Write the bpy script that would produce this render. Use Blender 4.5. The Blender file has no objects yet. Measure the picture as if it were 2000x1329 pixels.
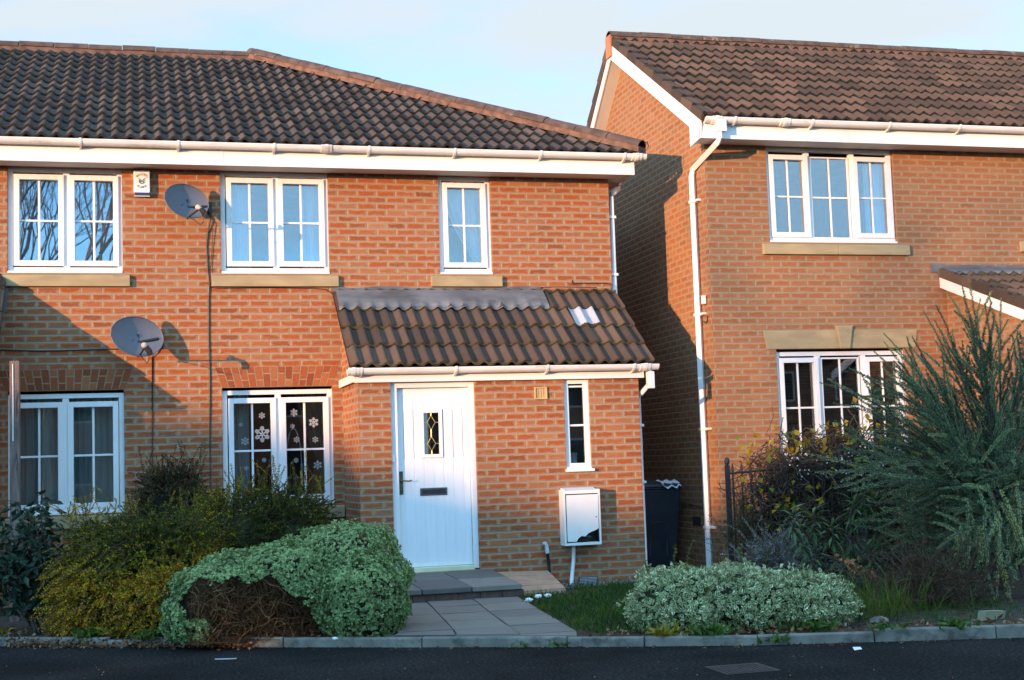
import bpy, bmesh, math, random
import numpy as np
from mathutils import Vector, Matrix
random.seed(7); rng = np.random.default_rng(7)
sc = bpy.context.scene; COL = sc.collection
R = math.radians

# ------------------------------------------------------------------ camera, sky, sun, exposure
cam = bpy.data.cameras.new('camera'); camo = bpy.data.objects.new('camera', cam); COL.objects.link(camo)
cx_, cy_, cz_ = (0.96519123, -0.25941167, -0.03333893), (0.00941962, -0.09290832, 0.99563011), (-0.26137553, -0.96128749, -0.08723074)
camo.matrix_world = Matrix(((cx_[0], cy_[0], cz_[0], 1.2673), (cx_[1], cy_[1], cz_[1], -15.5843), (cx_[2], cy_[2], cz_[2], 1.4), (0, 0, 0, 1)))
cam.sensor_width = 36; cam.lens = 2700 * 36 / 2000; cam.clip_start = .1; cam.clip_end = 3000
sc.camera = camo
SUN_EL, SUN_AZ = 4.8, 235.4
world = bpy.data.worlds.new('World'); sc.world = world; world.use_nodes = True
def N(nt, t, **k):
    n = nt.nodes.new(t)
    for a, b in k.items(): setattr(n, a, b)
    return n
def sky():
    nt = world.node_tree; bg = nt.nodes['Background']; L = nt.links.new
    s = N(nt, 'ShaderNodeTexSky', sky_type='NISHITA', sun_disc=False)
    s.sun_elevation = R(SUN_EL); s.sun_rotation = R(SUN_AZ); s.air_density = 1; s.dust_density = 0; s.ozone_density = 3.2
    tc = N(nt, 'ShaderNodeTexCoord')
    # thin broken cloud over the blue
    mp = N(nt, 'ShaderNodeMapping'); mp.inputs['Scale'].default_value = (1.5, 1.5, 5.0); mp.inputs['Location'].default_value = (.62, .3, .2)
    L(tc.outputs['Generated'], mp.inputs[0])
    n1 = N(nt, 'ShaderNodeTexNoise'); n1.inputs['Scale'].default_value = 2.3; n1.inputs['Detail'].default_value = 5; n1.inputs['Roughness'].default_value = .52
    L(mp.outputs[0], n1.inputs[0])
    r = N(nt, 'ShaderNodeMapRange', interpolation_type='SMOOTHSTEP'); r.inputs[1].default_value = .36; r.inputs[2].default_value = .64; r.inputs[3].default_value = .40; r.inputs[4].default_value = 1.0
    L(n1.outputs[0], r.inputs[0])
    cl = N(nt, 'ShaderNodeMix', data_type='RGBA'); L(r.outputs[0], cl.inputs[0]); L(s.outputs[0], cl.inputs[6])
    cl.inputs[7].default_value = SKY['cloud']
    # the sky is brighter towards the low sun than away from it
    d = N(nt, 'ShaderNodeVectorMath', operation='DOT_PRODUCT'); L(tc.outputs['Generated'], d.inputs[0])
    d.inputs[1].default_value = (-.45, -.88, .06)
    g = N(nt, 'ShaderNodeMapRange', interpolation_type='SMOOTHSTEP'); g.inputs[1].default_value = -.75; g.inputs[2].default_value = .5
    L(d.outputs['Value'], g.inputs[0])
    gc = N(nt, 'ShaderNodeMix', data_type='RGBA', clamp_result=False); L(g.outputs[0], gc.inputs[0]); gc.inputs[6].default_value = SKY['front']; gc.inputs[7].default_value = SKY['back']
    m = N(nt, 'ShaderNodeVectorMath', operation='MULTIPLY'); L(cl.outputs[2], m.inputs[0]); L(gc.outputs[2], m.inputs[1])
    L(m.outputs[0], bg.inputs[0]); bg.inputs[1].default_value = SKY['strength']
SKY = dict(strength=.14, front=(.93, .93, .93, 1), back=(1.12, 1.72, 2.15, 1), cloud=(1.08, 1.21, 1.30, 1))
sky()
sl = bpy.data.lights.new('sun', 'SUN'); slo = bpy.data.objects.new('sun', sl); COL.objects.link(slo)
sd = Vector((.823 * math.cos(R(SUN_EL)), .568 * math.cos(R(SUN_EL)), -math.sin(R(SUN_EL))))
slo.rotation_euler = sd.to_track_quat('-Z', 'Y').to_euler(); slo.location = (-30, -40, 20)
sl.energy = 1.5; sl.color = (1, .55, .27); sl.angle = R(.5)
sc.view_settings.view_transform = 'Standard'; sc.view_settings.look = 'None'; sc.view_settings.gamma = 1
sc.view_settings.exposure = 2.45
sc.cycles.max_bounces = 8; sc.cycles.transparent_max_bounces = 16

# ------------------------------------------------------------------ materials
def newmat(name):
    m = bpy.data.materials.new(name); m.use_nodes = True
    return m, m.node_tree, m.node_tree.nodes['Principled BSDF'], m.node_tree.links.new
def rgba(c): return (c[0], c[1], c[2], 1)
def ramp(nt, stops):
    r = N(nt, 'ShaderNodeValToRGB'); e = r.color_ramp.elements
    while len(e) < len(stops): e.new(.5)
    for i, (p, c) in enumerate(stops): e[i].position = p; e[i].color = rgba(c)
    return r
def simple(name, c, rough=.6, var=.15, scale=6, bump=0, bscale=80, metal=0, c2=None, detail=4, stretch=(1, 1, 1), dirt=None, dlo=.5, dhi=.75, spec=.5):
    m, nt, b, L = newmat(name)
    tc = N(nt, 'ShaderNodeTexCoord'); mp = N(nt, 'ShaderNodeMapping'); mp.inputs['Scale'].default_value = stretch; L(tc.outputs['Object'], mp.inputs[0])
    n = N(nt, 'ShaderNodeTexNoise'); n.inputs['Scale'].default_value = scale; n.inputs['Detail'].default_value = detail; L(mp.outputs[0], n.inputs[0])
    a = tuple(x * (1 - var) for x in c); d = c2 or tuple(min(1, x * (1 + var)) for x in c)
    r = ramp(nt, [(.35, a), (.65, d)]); L(n.outputs[0], r.inputs[0]); out = r.outputs[0]
    if dirt:
        n2 = N(nt, 'ShaderNodeTexNoise'); n2.inputs['Scale'].default_value = scale * .7; n2.inputs['Detail'].default_value = 8; n2.inputs['Roughness'].default_value = .7
        mp2 = N(nt, 'ShaderNodeMapping'); mp2.inputs['Location'].default_value = (3.1, 7.7, 1.3); mp2.inputs['Scale'].default_value = stretch; L(tc.outputs['Object'], mp2.inputs[0]); L(mp2.outputs[0], n2.inputs[0])
        mr = N(nt, 'ShaderNodeMapRange', interpolation_type='SMOOTHSTEP'); mr.inputs[1].default_value = dlo; mr.inputs[2].default_value = dhi; L(n2.outputs[0], mr.inputs[0])
        mx = N(nt, 'ShaderNodeMix', data_type='RGBA'); L(mr.outputs[0], mx.inputs[0]); L(out, mx.inputs[6]); mx.inputs[7].default_value = rgba(dirt); out = mx.outputs[2]
    L(out, b.inputs['Base Color']); b.inputs['Roughness'].default_value = rough; b.inputs['Metallic'].default_value = metal; b.inputs['Specular IOR Level'].default_value = spec
    if bump:
        n3 = N(nt, 'ShaderNodeTexNoise'); n3.inputs['Scale'].default_value = bscale; n3.inputs['Detail'].default_value = 5; L(tc.outputs['Object'], n3.inputs[0])
        bp = N(nt, 'ShaderNodeBump'); bp.inputs['Strength'].default_value = bump; bp.inputs['Distance'].default_value = .01; L(n3.outputs[0], bp.inputs['Height']); L(bp.outputs[0], b.inputs['Normal'])
    return m

def math_(nt, op, a, b=None, c=None):
    n = N(nt, 'ShaderNodeMath', operation=op)
    for i, v in enumerate((a, b, c)):
        if v is None: continue
        if isinstance(v, (int, float)): n.inputs[i].default_value = v
        else: nt.links.new(v, n.inputs[i])
    return n.outputs[0]
def brick_mat(name, swap=False, off=(0, 0), stagger=True, bw=.225, bh=.075, dull=0.0, bond=2):
    """drag-faced brick: buff arrises, a redder streaky heart, pale weathered mortar; UV are metres"""
    m, nt, b, L = newmat(name); M = lambda *a: math_(nt, *a)
    uv = N(nt, 'ShaderNodeUVMap'); sp = N(nt, 'ShaderNodeSeparateXYZ'); L(uv.outputs[0], sp.inputs[0])
    u, v = (sp.outputs[1], sp.outputs[0]) if swap else (sp.outputs[0], sp.outputs[1])
    u = M('ADD', u, 22.5 - off[0]); v = M('ADD', v, 7.5 - off[1])
    # small irregularity of laying
    wn = N(nt, 'ShaderNodeTexNoise'); wn.inputs['Scale'].default_value = 9; wn.inputs['Detail'].default_value = 2; L(uv.outputs[0], wn.inputs[0])
    u = M('ADD', u, M('MULTIPLY', M('SUBTRACT', wn.outputs[0], .5), .012)); v = M('ADD', v, M('MULTIPLY', M('SUBTRACT', wn.outputs[0], .5), .007))
    rowf = M('DIVIDE', v, bh); row = M('FLOOR', rowf); fz = M('SUBTRACT', rowf, row)
    par = M('MULTIPLY', M('MODULO', M('ADD', row, 1), 2), .5) if stagger else M('MULTIPLY', row, 0)
    colf = M('ADD', M('DIVIDE', u, bw), par); col = M('FLOOR', colf); fx = M('SUBTRACT', colf, col)
    dx = M('MULTIPLY', M('MINIMUM', fx, M('SUBTRACT', 1, fx)), bw); dz = M('MULTIPLY', M('MINIMUM', fz, M('SUBTRACT', 1, fz)), bh)
    d = M('MINIMUM', dx, dz)
    cv = N(nt, 'ShaderNodeCombineXYZ'); L(col, cv.inputs[0]); L(row, cv.inputs[1])
    w = N(nt, 'ShaderNodeTexWhiteNoise', noise_dimensions='2D'); L(cv.outputs[0], w.inputs[0]); sw = N(nt, 'ShaderNodeSeparateColor'); L(w.outputs['Color'], sw.inputs[0])
    r1, r2, r3 = sw.outputs[0], sw.outputs[1], sw.outputs[2]
    # streaks along the brick
    tc = N(nt, 'ShaderNodeCombineXYZ'); L(M('MULTIPLY', u, 16), tc.inputs[0]); L(M('MULTIPLY', v, 70), tc.inputs[1]); L(M('MULTIPLY', r1, 40), tc.inputs[2])
    sn = N(nt, 'ShaderNodeTexNoise'); sn.inputs['Scale'].default_value = 1; sn.inputs['Detail'].default_value = 4; sn.inputs['Roughness'].default_value = .65; L(tc.outputs[0], sn.inputs[0])
    ed = M('MINIMUM', M('MULTIPLY', dx, .72), dz)
    mr = N(nt, 'ShaderNodeMapRange', interpolation_type='SMOOTHSTEP'); mr.inputs[1].default_value = .005; mr.inputs[2].default_value = .025; L(M('ADD', ed, M('MULTIPLY', M('SUBTRACT', sn.outputs[0], .5), .040)), mr.inputs[0])
    amt = M('MULTIPLY', mr.outputs[0], M('ADD', .45, M('MULTIPLY', M('POWER', r1, .6), .65)))
    amt = M('MULTIPLY', amt, M('ADD', .30, M('MULTIPLY', sn.outputs[0], 1.35)))
    mix = lambda f, a, c: None
    def MIX(f, a, c):
        x = N(nt, 'ShaderNodeMix', data_type='RGBA'); x.clamp_factor = True
        for s, v_ in ((0, f), (6, a), (7, c)):
            if isinstance(v_, tuple): x.inputs[s].default_value = rgba(v_)
            elif isinstance(v_, (int, float)): x.inputs[s].default_value = v_
            else: L(v_, x.inputs[s])
        return x.outputs[2]
    red = MIX(M('POWER', r2, 3.0), (0.318, 0.082, 0.027), (0.215, 0.066, 0.030))
    face = MIX(amt, MIX(r3, (0.375, 0.225, 0.125), (0.360, 0.185, 0.092)), red)
    big = N(nt, 'ShaderNodeTexNoise'); big.inputs['Scale'].default_value = .55; big.inputs['Detail'].default_value = 4; L(uv.outputs[0], big.inputs[0])
    bm_ = N(nt, 'ShaderNodeMapRange', interpolation_type='SMOOTHSTEP'); bm_.inputs[1].default_value = .5; bm_.inputs[2].default_value = .72; bm_.inputs[4].default_value = .35; L(big.outputs[0], bm_.inputs[0])
    face = MIX(bm_.outputs[0], face, (0.188, 0.105, 0.060))
    fn = N(nt, 'ShaderNodeTexNoise'); fn.inputs['Scale'].default_value = 120; fn.inputs['Detail'].default_value = 3; L(uv.outputs[0], fn.inputs[0])
    mort = MIX(fn.outputs[0], (0.265, 0.205, 0.145), (0.335, 0.265, 0.190))
    mm = N(nt, 'ShaderNodeMapRange', interpolation_type='SMOOTHSTEP'); mm.inputs[1].default_value = .0030; mm.inputs[2].default_value = .0095
    L(M('ADD', d, M('MULTIPLY', M('SUBTRACT', fn.outputs[0], .5), .004)), mm.inputs[0])
    colr = MIX(mm.outputs[0], mort, face)
    if dull: colr = MIX(dull, colr, (0.296, 0.195, 0.101))
    L(colr, b.inputs['Base Color']); b.inputs['Roughness'].default_value = .9; b.inputs['Specular IOR Level'].default_value = .2
    h = M('ADD', M('MULTIPLY', mm.outputs[0], .55), M('ADD', M('MULTIPLY', sn.outputs[0], M('MULTIPLY', mr.outputs[0], .5)), M('MULTIPLY', fn.outputs[0], .12)))
    bp = N(nt, 'ShaderNodeBump'); bp.inputs['Strength'].default_value = .8; bp.inputs['Distance'].default_value = .006; L(h, bp.inputs['Height']); L(bp.outputs[0], b.inputs['Normal'])
    return m
def tone_mat(name, stops, rough=.6, bump=0, bscale=60, noise=.35, nscale=25, trans=0, moss=None, spec=.3, attr='tone'):
    """colour by a per-face 'tone' attribute (each tile / leaf its own shade) plus fine noise"""
    m, nt, b, L = newmat(name)
    at = N(nt, 'ShaderNodeAttribute', attribute_name=attr); tc = N(nt, 'ShaderNodeTexCoord')
    n = N(nt, 'ShaderNodeTexNoise'); n.inputs['Scale'].default_value = nscale; n.inputs['Detail'].default_value = 5; L(tc.outputs['Object'], n.inputs[0])
    f = math_(nt, 'ADD', at.outputs['Fac'], math_(nt, 'MULTIPLY', math_(nt, 'SUBTRACT', n.outputs[0], .5), noise))
    r = ramp(nt, stops); L(f, r.inputs[0]); out = r.outputs[0]
    if moss:
        n2 = N(nt, 'ShaderNodeTexNoise'); n2.inputs['Scale'].default_value = 3.2; n2.inputs['Detail'].default_value = 9; n2.inputs['Roughness'].default_value = .75; L(tc.outputs['Object'], n2.inputs[0])
        mr = N(nt, 'ShaderNodeMapRange', interpolation_type='SMOOTHSTEP'); mr.inputs[1].default_value = moss[1]; mr.inputs[2].default_value = moss[2]; mr.inputs[4].default_value = .85; L(n2.outputs[0], mr.inputs[0])
        x = N(nt, 'ShaderNodeMix', data_type='RGBA'); L(mr.outputs[0], x.inputs[0]); L(out, x.inputs[6]); x.inputs[7].default_value = rgba(moss[0]); out = x.outputs[2]
    L(out, b.inputs['Base Color']); b.inputs['Roughness'].default_value = rough; b.inputs['Specular IOR Level'].default_value = spec
    if trans:
        t = N(nt, 'ShaderNodeBsdfTranslucent'); L(out, t.inputs[0]); ms = N(nt, 'ShaderNodeMixShader'); ms.inputs[0].default_value = trans
        L(b.outputs[0], ms.inputs[1]); L(t.outputs[0], ms.inputs[2]); L(ms.outputs[0], nt.nodes['Material Output'].inputs[0])
    if bump:
        n3 = N(nt, 'ShaderNodeTexNoise'); n3.inputs['Scale'].default_value = bscale; n3.inputs['Detail'].default_value = 4; L(tc.outputs['Object'], n3.inputs[0])
        bp = N(nt, 'ShaderNodeBump'); bp.inputs['Strength'].default_value = bump; bp.inputs['Distance'].default_value = .005; L(n3.outputs[0], bp.inputs['Height']); L(bp.outputs[0], b.inputs['Normal'])
    return m
def glass_mat(name, refl, tint):
    m, nt, b, L = newmat(name); nt.nodes.remove(b)
    t = N(nt, 'ShaderNodeBsdfTransparent'); t.inputs[0].default_value = rgba(tint); g = N(nt, 'ShaderNodeBsdfGlossy'); g.inputs['Roughness'].default_value = .0; g.inputs[0].default_value = (.95, .97, 1, 1)
    fr = N(nt, 'ShaderNodeFresnel'); fr.inputs[0].default_value = 1.52
    f = math_(nt, 'ADD', fr.outputs[0], refl)
    tc = N(nt, 'ShaderNodeTexCoord'); n = N(nt, 'ShaderNodeTexNoise'); n.inputs['Scale'].default_value = 1.6; n.inputs['Detail'].default_value = 1; L(tc.outputs['Object'], n.inputs[0])
    bp = N(nt, 'ShaderNodeBump'); bp.inputs['Strength'].default_value = .02; bp.inputs['Distance'].default_value = .004; L(n.outputs[0], bp.inputs['Height']); L(bp.outputs[0], g.inputs['Normal'])
    ms = N(nt, 'ShaderNodeMixShader'); L(f, ms.inputs[0]); L(t.outputs[0], ms.inputs[1]); L(g.outputs[0], ms.inputs[2]); L(ms.outputs[0], nt.nodes['Material Output'].inputs[0])
    return m

ZS = 3.4385                                   # underside of house A's upper sills: a bed joint
XB, YB = 7.7524, -.672                        # front left corner of house B
PX0, PX1, PY = 3.5004, 6.6459, -1.1049        # porch A
MT = {}
MT['brick'] = brick_mat('brick', off=(0, ZS))
MT['brick_soldier'] = brick_mat('brick_soldier', swap=True, off=(0, 0), bw=.165, bh=.075, stagger=True)
MT['brick_porch'] = brick_mat('brick_porch', off=(.036 + .1125, 2.2206))
MT['brick_b'] = brick_mat('brick_b', off=(0, 3.7409), dull=.30)
MT['brick_dark'] = simple('brick_dark', (.10, .06, .045), .9, .3, 12, .5)
MT['tile'] = tone_mat('roof_tile', [(0, (.040, .036, .035)), (.5, (.066, .055, .050)), (1, (.100, .080, .068))], .85, .5, 90, .5, 14, moss=((.055, .055, .02), .63, .74), spec=.25)
MT['tile_b'] = tone_mat('roof_tile_brown', [(0, (.050, .037, .030)), (.5, (.080, .055, .042)), (1, (.115, .077, .056))], .85, .5, 90, .5, 14, moss=((.055, .055, .02), .66, .76), spec=.25)
MT['tile_lip'] = simple('tile_edge', (.018, .016, .013), .95, .5, 30, .5)
MT['tile_moss'] = simple('mossy_tile_edge', (.045, .040, .018), .95, .5, 14, .5, c2=(.10, .085, .03))
MT['ridge'] = simple('ridge_tile', (.095, .060, .046), .85, .35, 7, .4, dirt=(.17, .15, .12), dlo=.58, dhi=.75)
MT['mortar'] = simple('bedding_mortar', (.15, .085, .058), .95, .3, 10, .6)
MT['lichen'] = simple('ridge_lichen', (.095, .06, .045), .9, .35, 6, .5, dirt=(.30, .25, .18), dlo=.55, dhi=.66)
MT['upvc'] = simple('white_upvc', (.80, .80, .79), .32, .03, 2.5, dirt=(.62, .60, .54), dlo=.55, dhi=.8)
MT['upvc_dirty'] = simple('white_gutter', (.74, .74, .72), .4, .05, 3, dirt=(.34, .31, .25), dlo=.52, dhi=.78, stretch=(1, 1, 3))
MT['soffit'] = simple('soffit_board', (.62, .61, .60), .5, .05, 3)
MT['stone'] = simple('cast_stone', (.36, .28, .155), .9, .14, 3, .4, 120, dirt=(.20, .17, .11), dlo=.56, dhi=.75, stretch=(1, 1, 2.5))
MT['lead'] = simple('lead', (.115, .12, .125), .7, .3, 2.2, .3, 14, dirt=(.20, .205, .215), dlo=.46, dhi=.68, spec=.35, stretch=(1, 1, 3))
MT['glass_hi'] = glass_mat('window_glass_clear', .115, (.90, .92, .95))
MT['glass'] = glass_mat('window_glass', .04, (.78, .82, .84))
MT['dark'] = simple('room_dark', (.10, .09, .085), .9, .2)
MT['black'] = simple('black_plastic', (.018, .018, .02), .45, .2)
MT['black_iron'] = simple('black_iron', (.02, .02, .022), .6, .3, 20, .2)
MT['dish'] = simple('dish_grey', (.13, .135, .155), .55, .08, 5)
MT['door'] = simple('white_door', (.80, .81, .82), .38, .025, 2, .05, 200, stretch=(8, 8, 1))
MT['white_gloss'] = simple('white_plastic', (.80, .79, .75), .35, .04, 4)
MT['gold'] = simple('brass', (.62, .48, .16), .35, .1, metal=.6)
MT['cream'] = simple('threshold_cream', (.74, .70, .46), .5, .08)
MT['terracotta'] = simple('terracotta', (.42, .25, .16), .85, .12, 8, .3)
MT['fabric_white'] = simple('net_curtain', (.84, .85, .86), .9, .06)
MT['fabric_grey'] = simple('grey_curtain', (.46, .52, .46), .9, .15, 3, stretch=(6, 6, .5))
MT['fabric_brown'] = simple('brown_curtain', (.24, .17, .12), .9, .2, 3, stretch=(6, 6, .5))
MT['blind'] = simple('dark_blind', (.035, .025, .02), .6, .2)
MT['navy'] = simple('navy_plastic', (.02, .035, .12), .35, .1)
MT['ink'] = simple('black_print', (.02, .02, .022), .6, .1)
MT['wood'] = simple('weathered_timber', (.17, .12, .10), .9, .35, 5, .6, 60, stretch=(5, 5, .7), dirt=(.05, .04, .035), dlo=.5, dhi=.65)
MT['bark'] = simple('bark', (.085, .06, .045), .95, .35, 20, .6, 60)
MT['bark_lit'] = simple('sunlit_bark', (.55, .42, .32), .9, .2, 6, .4, 40, dirt=(.12, .09, .07), dlo=.58, dhi=.7)  # pale colour stands in for sunlight on the trunks
MT['twig'] = tone_mat('dry_twigs', [(0, (.055, .026, .013)), (.6, (.15, .072, .03)), (1, (.32, .21, .12))], .9)
MT['twig_dark'] = tone_mat('dead_inner_twigs', [(0, (.030, .014, .007)), (.6, (.085, .038, .014)), (.9, (.16, .085, .03)), (1, (.24, .15, .07))], .9)
MT['twig_vine'] = tone_mat('vine_stems', [(0, (.028, .018, .013)), (.6, (.080, .050, .035)), (1, (.17, .12, .09))], .9)
MT['slab'] = tone_mat('paving_slab', [(0, (.12, .105, .092)), (.5, (.18, .16, .138)), (1, (.25, .225, .19))], .9, .4, 70, .5, 5, moss=((.06, .058, .04), .58, .8))
MT['kerb'] = simple('concrete_edging', (.185, .17, .14), .9, .2, 6, .5, 70, dirt=(.065, .062, .048), dlo=.46, dhi=.66)
MT['bin'] = simple('bin_plastic', (.022, .028, .038), .5, .15)
MT['galv'] = simple('grey_sheet', (.40, .42, .45), .5, .08)
MT['paper'] = simple('white_tissue', (.82, .82, .84), .9, .05)

# ------------------------------------------------------------------ mesh helpers
def cross(a, b): return np.cross(a, b)
class MB:
    def __init__(s): s.v = []; s.f = []; s.m = []; s.t = []; s.n = 0; s.chunks = []
    def _add(s, vs, fs, m=0, t=.5):
        s.v += [tuple(map(float, p)) for p in vs]; s.f += [tuple(i + s.n for i in f) for f in fs]; s.m += [m] * len(fs)
        s.t += (list(t) if hasattr(t, '__len__') else [t] * len(fs)); s.n += len(vs); return s
    def box(s, x0, x1, y0, y1, z0, z1, m=0, t=.5):
        vs = [(x, y, z) for z in (z0, z1) for y in (y0, y1) for x in (x0, x1)]
        return s._add(vs, [(0, 2, 3, 1), (4, 5, 7, 6), (0, 1, 5, 4), (2, 6, 7, 3), (0, 4, 6, 2), (1, 3, 7, 5)], m, t)
    def poly(s, pts, m=0, t=.5): return s._add(pts, [tuple(range(len(pts)))], m, t)
    def prism(s, pts, vec, m=0, t=.5):
        n = len(pts); vs = list(pts) + [tuple(np.add(p, vec)) for p in pts]
        return s._add(vs, [tuple(range(n))[::-1], tuple(range(n, 2 * n))] + [(i, (i + 1) % n, n + (i + 1) % n, n + i) for i in range(n)], m, t)
    def tube(s, path, r, n=8, m=0, t=.5):
        path = [np.array(p, float) for p in path]; rs = r if hasattr(r, '__len__') else [r] * len(path); vs = []; fs = []
        for i, p in enumerate(path):
            a = path[min(i + 1, len(path) - 1)] - path[max(i - 1, 0)]; a = a / (np.linalg.norm(a) + 1e-9)
            h = np.array((0, 0, 1.)) if abs(a[2]) < .9 else np.array((1., 0, 0)); u = np.cross(a, h); u /= np.linalg.norm(u); w = np.cross(a, u)
            for k in range(n): vs.append(p + rs[i] * (math.cos(2 * math.pi * k / n) * u + math.sin(2 * math.pi * k / n) * w))
        for i in range(len(path) - 1):
            for k in range(n): fs.append((i * n + k, i * n + (k + 1) % n, (i + 1) * n + (k + 1) % n, (i + 1) * n + k))
        fs.append(tuple(range(n))); L = (len(path) - 1) * n; fs.append(tuple(L + k for k in range(n))[::-1])
        return s._add(vs, fs, m, t)
    def grid(s, P, m=0, t=.5):
        a, b = len(P), len(P[0]); vs = [p for r_ in P for p in r_]
        return s._add(vs, [(i * b + j, i * b + j + 1, (i + 1) * b + j + 1, (i + 1) * b + j) for i in range(a - 1) for j in range(b - 1)], m, t)
    def ell(s, c, r, nu=16, nv=10, m=0, jit=0):
        vs = [(c[0], c[1], c[2] - r[2])]; fs = []
        for j in range(1, nv):
            ph = -math.pi / 2 + math.pi * j / nv
            for i in range(nu):
                th = 2 * math.pi * i / nu; k = 1 + random.uniform(-jit, jit)
                vs.append((c[0] + k * r[0] * math.cos(ph) * math.cos(th), c[1] + k * r[1] * math.cos(ph) * math.sin(th), c[2] + k * r[2] * math.sin(ph)))
        vs.append((c[0], c[1], c[2] + r[2])); T = len(vs) - 1
        for i in range(nu): fs.append((0, 1 + (i + 1) % nu, 1 + i)); fs.append((T, 1 + (nv - 2) * nu + i, 1 + (nv - 2) * nu + (i + 1) % nu))
        for j in range(nv - 2):
            for i in range(nu): fs.append((1 + j * nu + i, 1 + j * nu + (i + 1) % nu, 1 + (j + 1) * nu + (i + 1) % nu, 1 + (j + 1) * nu + i))
        return s._add(vs, fs, m)
    def arr(s, V, faces, m=0, t=None):
        """V (n,k,3) array of n little shapes sharing the face list"""
        n, k = V.shape[:2]; t = np.full(n, .5) if t is None else t
        s.chunks.append((V.reshape(-1, 3), n, k, faces, m, np.clip(t, 0, 1))); return s
    def build(s, name, mats, parent=None, smooth=False, bevel=0, uv=True, flip=None):
        mats = mats if isinstance(mats, (list, tuple)) else [mats]
        V = [np.array(s.v, float).reshape(-1, 3)]; loops = []; starts = []; totals = []; mi = list(s.m); tn = [np.array(s.t, float)]; pos = 0
        L0 = []
        for f in s.f: starts.append(pos); totals.append(len(f)); pos += len(f); L0.extend(f)
        LL = [np.array(L0, np.int64)]; ST = [np.array(starts, np.int64)]; TT = [np.array(totals, np.int64)]; MI = [np.array(mi, np.int64)]
        base = len(s.v)
        for cv, n, k, faces, m, t in s.chunks:
            V.append(cv)
            for f in faces:
                idx = (base + np.arange(n)[:, None] * k + np.array(f)[None]).reshape(-1); LL.append(idx)
                ST.append(pos + np.arange(n) * len(f)); TT.append(np.full(n, len(f))); MI.append(np.full(n, m)); tn.append(t); pos += n * len(f)
            base += n * k
        V = np.concatenate(V); LL = np.concatenate(LL); ST = np.concatenate(ST); TT = np.concatenate(TT); MI = np.concatenate(MI); tn = np.concatenate(tn)
        root = parent
        while root is not None and root.parent is not None: root = root.parent
        o0 = np.array(root.location) if root is not None else np.array((0., 0., 0.))
        loc = np.array((0., 0., 0.))
        if root is None:
            loc = np.array(((V[:, 0].min() + V[:, 0].max()) / 2, (V[:, 1].min() + V[:, 1].max()) / 2, V[:, 2].min())) if len(V) else loc
            o0 = loc
        me = bpy.data.meshes.new(name); me.vertices.add(len(V)); me.vertices.foreach_set('co', (V - o0).astype(np.float32).ravel())
        me.loops.add(len(LL)); me.loops.foreach_set('vertex_index', LL.astype(np.int32)); me.polygons.add(len(ST))
        me.polygons.foreach_set('loop_start', ST.astype(np.int32)); me.polygons.foreach_set('loop_total', TT.astype(np.int32)); me.polygons.foreach_set('material_index', MI.astype(np.int32))
        me.update(calc_edges=True); me.validate()
        for m in mats: me.materials.append(m)
        if len(tn) == len(me.polygons):
            at = me.attributes.new('tone', 'FLOAT', 'FACE'); at.data.foreach_set('value', tn.astype(np.float32))
        if uv and len(LL) < 400000:
            nrm = np.empty(len(me.polygons) * 3, np.float32); me.polygons.foreach_get('normal', nrm); ax = np.abs(nrm.reshape(-1, 3)).argmax(1)
            tot = np.empty(len(me.polygons), np.int32); me.polygons.foreach_get('loop_total', tot); ax = np.repeat(ax, tot)
            li = np.empty(len(me.loops), np.int32); me.loops.foreach_get('vertex_index', li)
            co = V[li]; U = np.where(ax == 0, co[:, 1], co[:, 0]); W = np.where(ax == 2, co[:, 1], co[:, 2])
            me.uv_layers.new(name='UVMap').data.foreach_set('uv', np.stack([U, W], 1).astype(np.float32).ravel())
        me.polygons.foreach_set('use_smooth', np.full(len(me.polygons), bool(smooth)))
        o = bpy.data.objects.new(name, me); COL.objects.link(o)
        if parent is not None: o.parent = parent
        else: o.location = loc
        if bevel:
            b = o.modifiers.new('bevel', 'BEVEL'); b.width = bevel; b.segments = 2; b.limit_method = 'ANGLE'; b.harden_normals = False
        return o
def tag(o, label=None, cat=None, group=None, kind=None):
    for k, v in (('label', label), ('category', cat), ('group', group), ('kind', kind)):
        if v: o[k] = v
    return o
def thing(name, loc, label, cat, group=None):
    o = bpy.data.objects.new(name, None); COL.objects.link(o); o.location = loc; o.empty_display_size = .2
    return tag(o, label, cat, group)
def recalc(o):
    bm = bmesh.new(); bm.from_mesh(o.data); bmesh.ops.recalc_face_normals(bm, faces=bm.faces); bm.to_mesh(o.data); bm.free(); return o

def wall_y(mb, y, x0, x1, z0, z1, holes, depth=.1, m=0):
    """wall face in the plane Y=y looking to -Y, with openings and their reveals"""
    xs = sorted({x0, x1, *[h[0] for h in holes], *[h[1] for h in holes]}); zs = sorted({z0, z1, *[h[2] for h in holes], *[h[3] for h in holes]})
    for i in range(len(xs) - 1):
        for j in range(len(zs) - 1):
            cx, cz = (xs[i] + xs[i + 1]) / 2, (zs[j] + zs[j + 1]) / 2
            if any(h[0] < cx < h[1] and h[2] < cz < h[3] for h in holes): continue
            mb.poly([(xs[i], y, zs[j]), (xs[i + 1], y, zs[j]), (xs[i + 1], y, zs[j + 1]), (xs[i], y, zs[j + 1])], m)
    for a, b, c, d in holes:
        Y = y + depth
        mb.poly([(a, y, c), (a, y, d), (a, Y, d), (a, Y, c)], m); mb.poly([(b, y, c), (b, Y, c), (b, Y, d), (b, y, d)], m)
        mb.poly([(a, y, d), (b, y, d), (b, Y, d), (a, Y, d)], m); mb.poly([(a, y, c), (a, Y, c), (b, Y, c), (b, y, c)], m)

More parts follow.
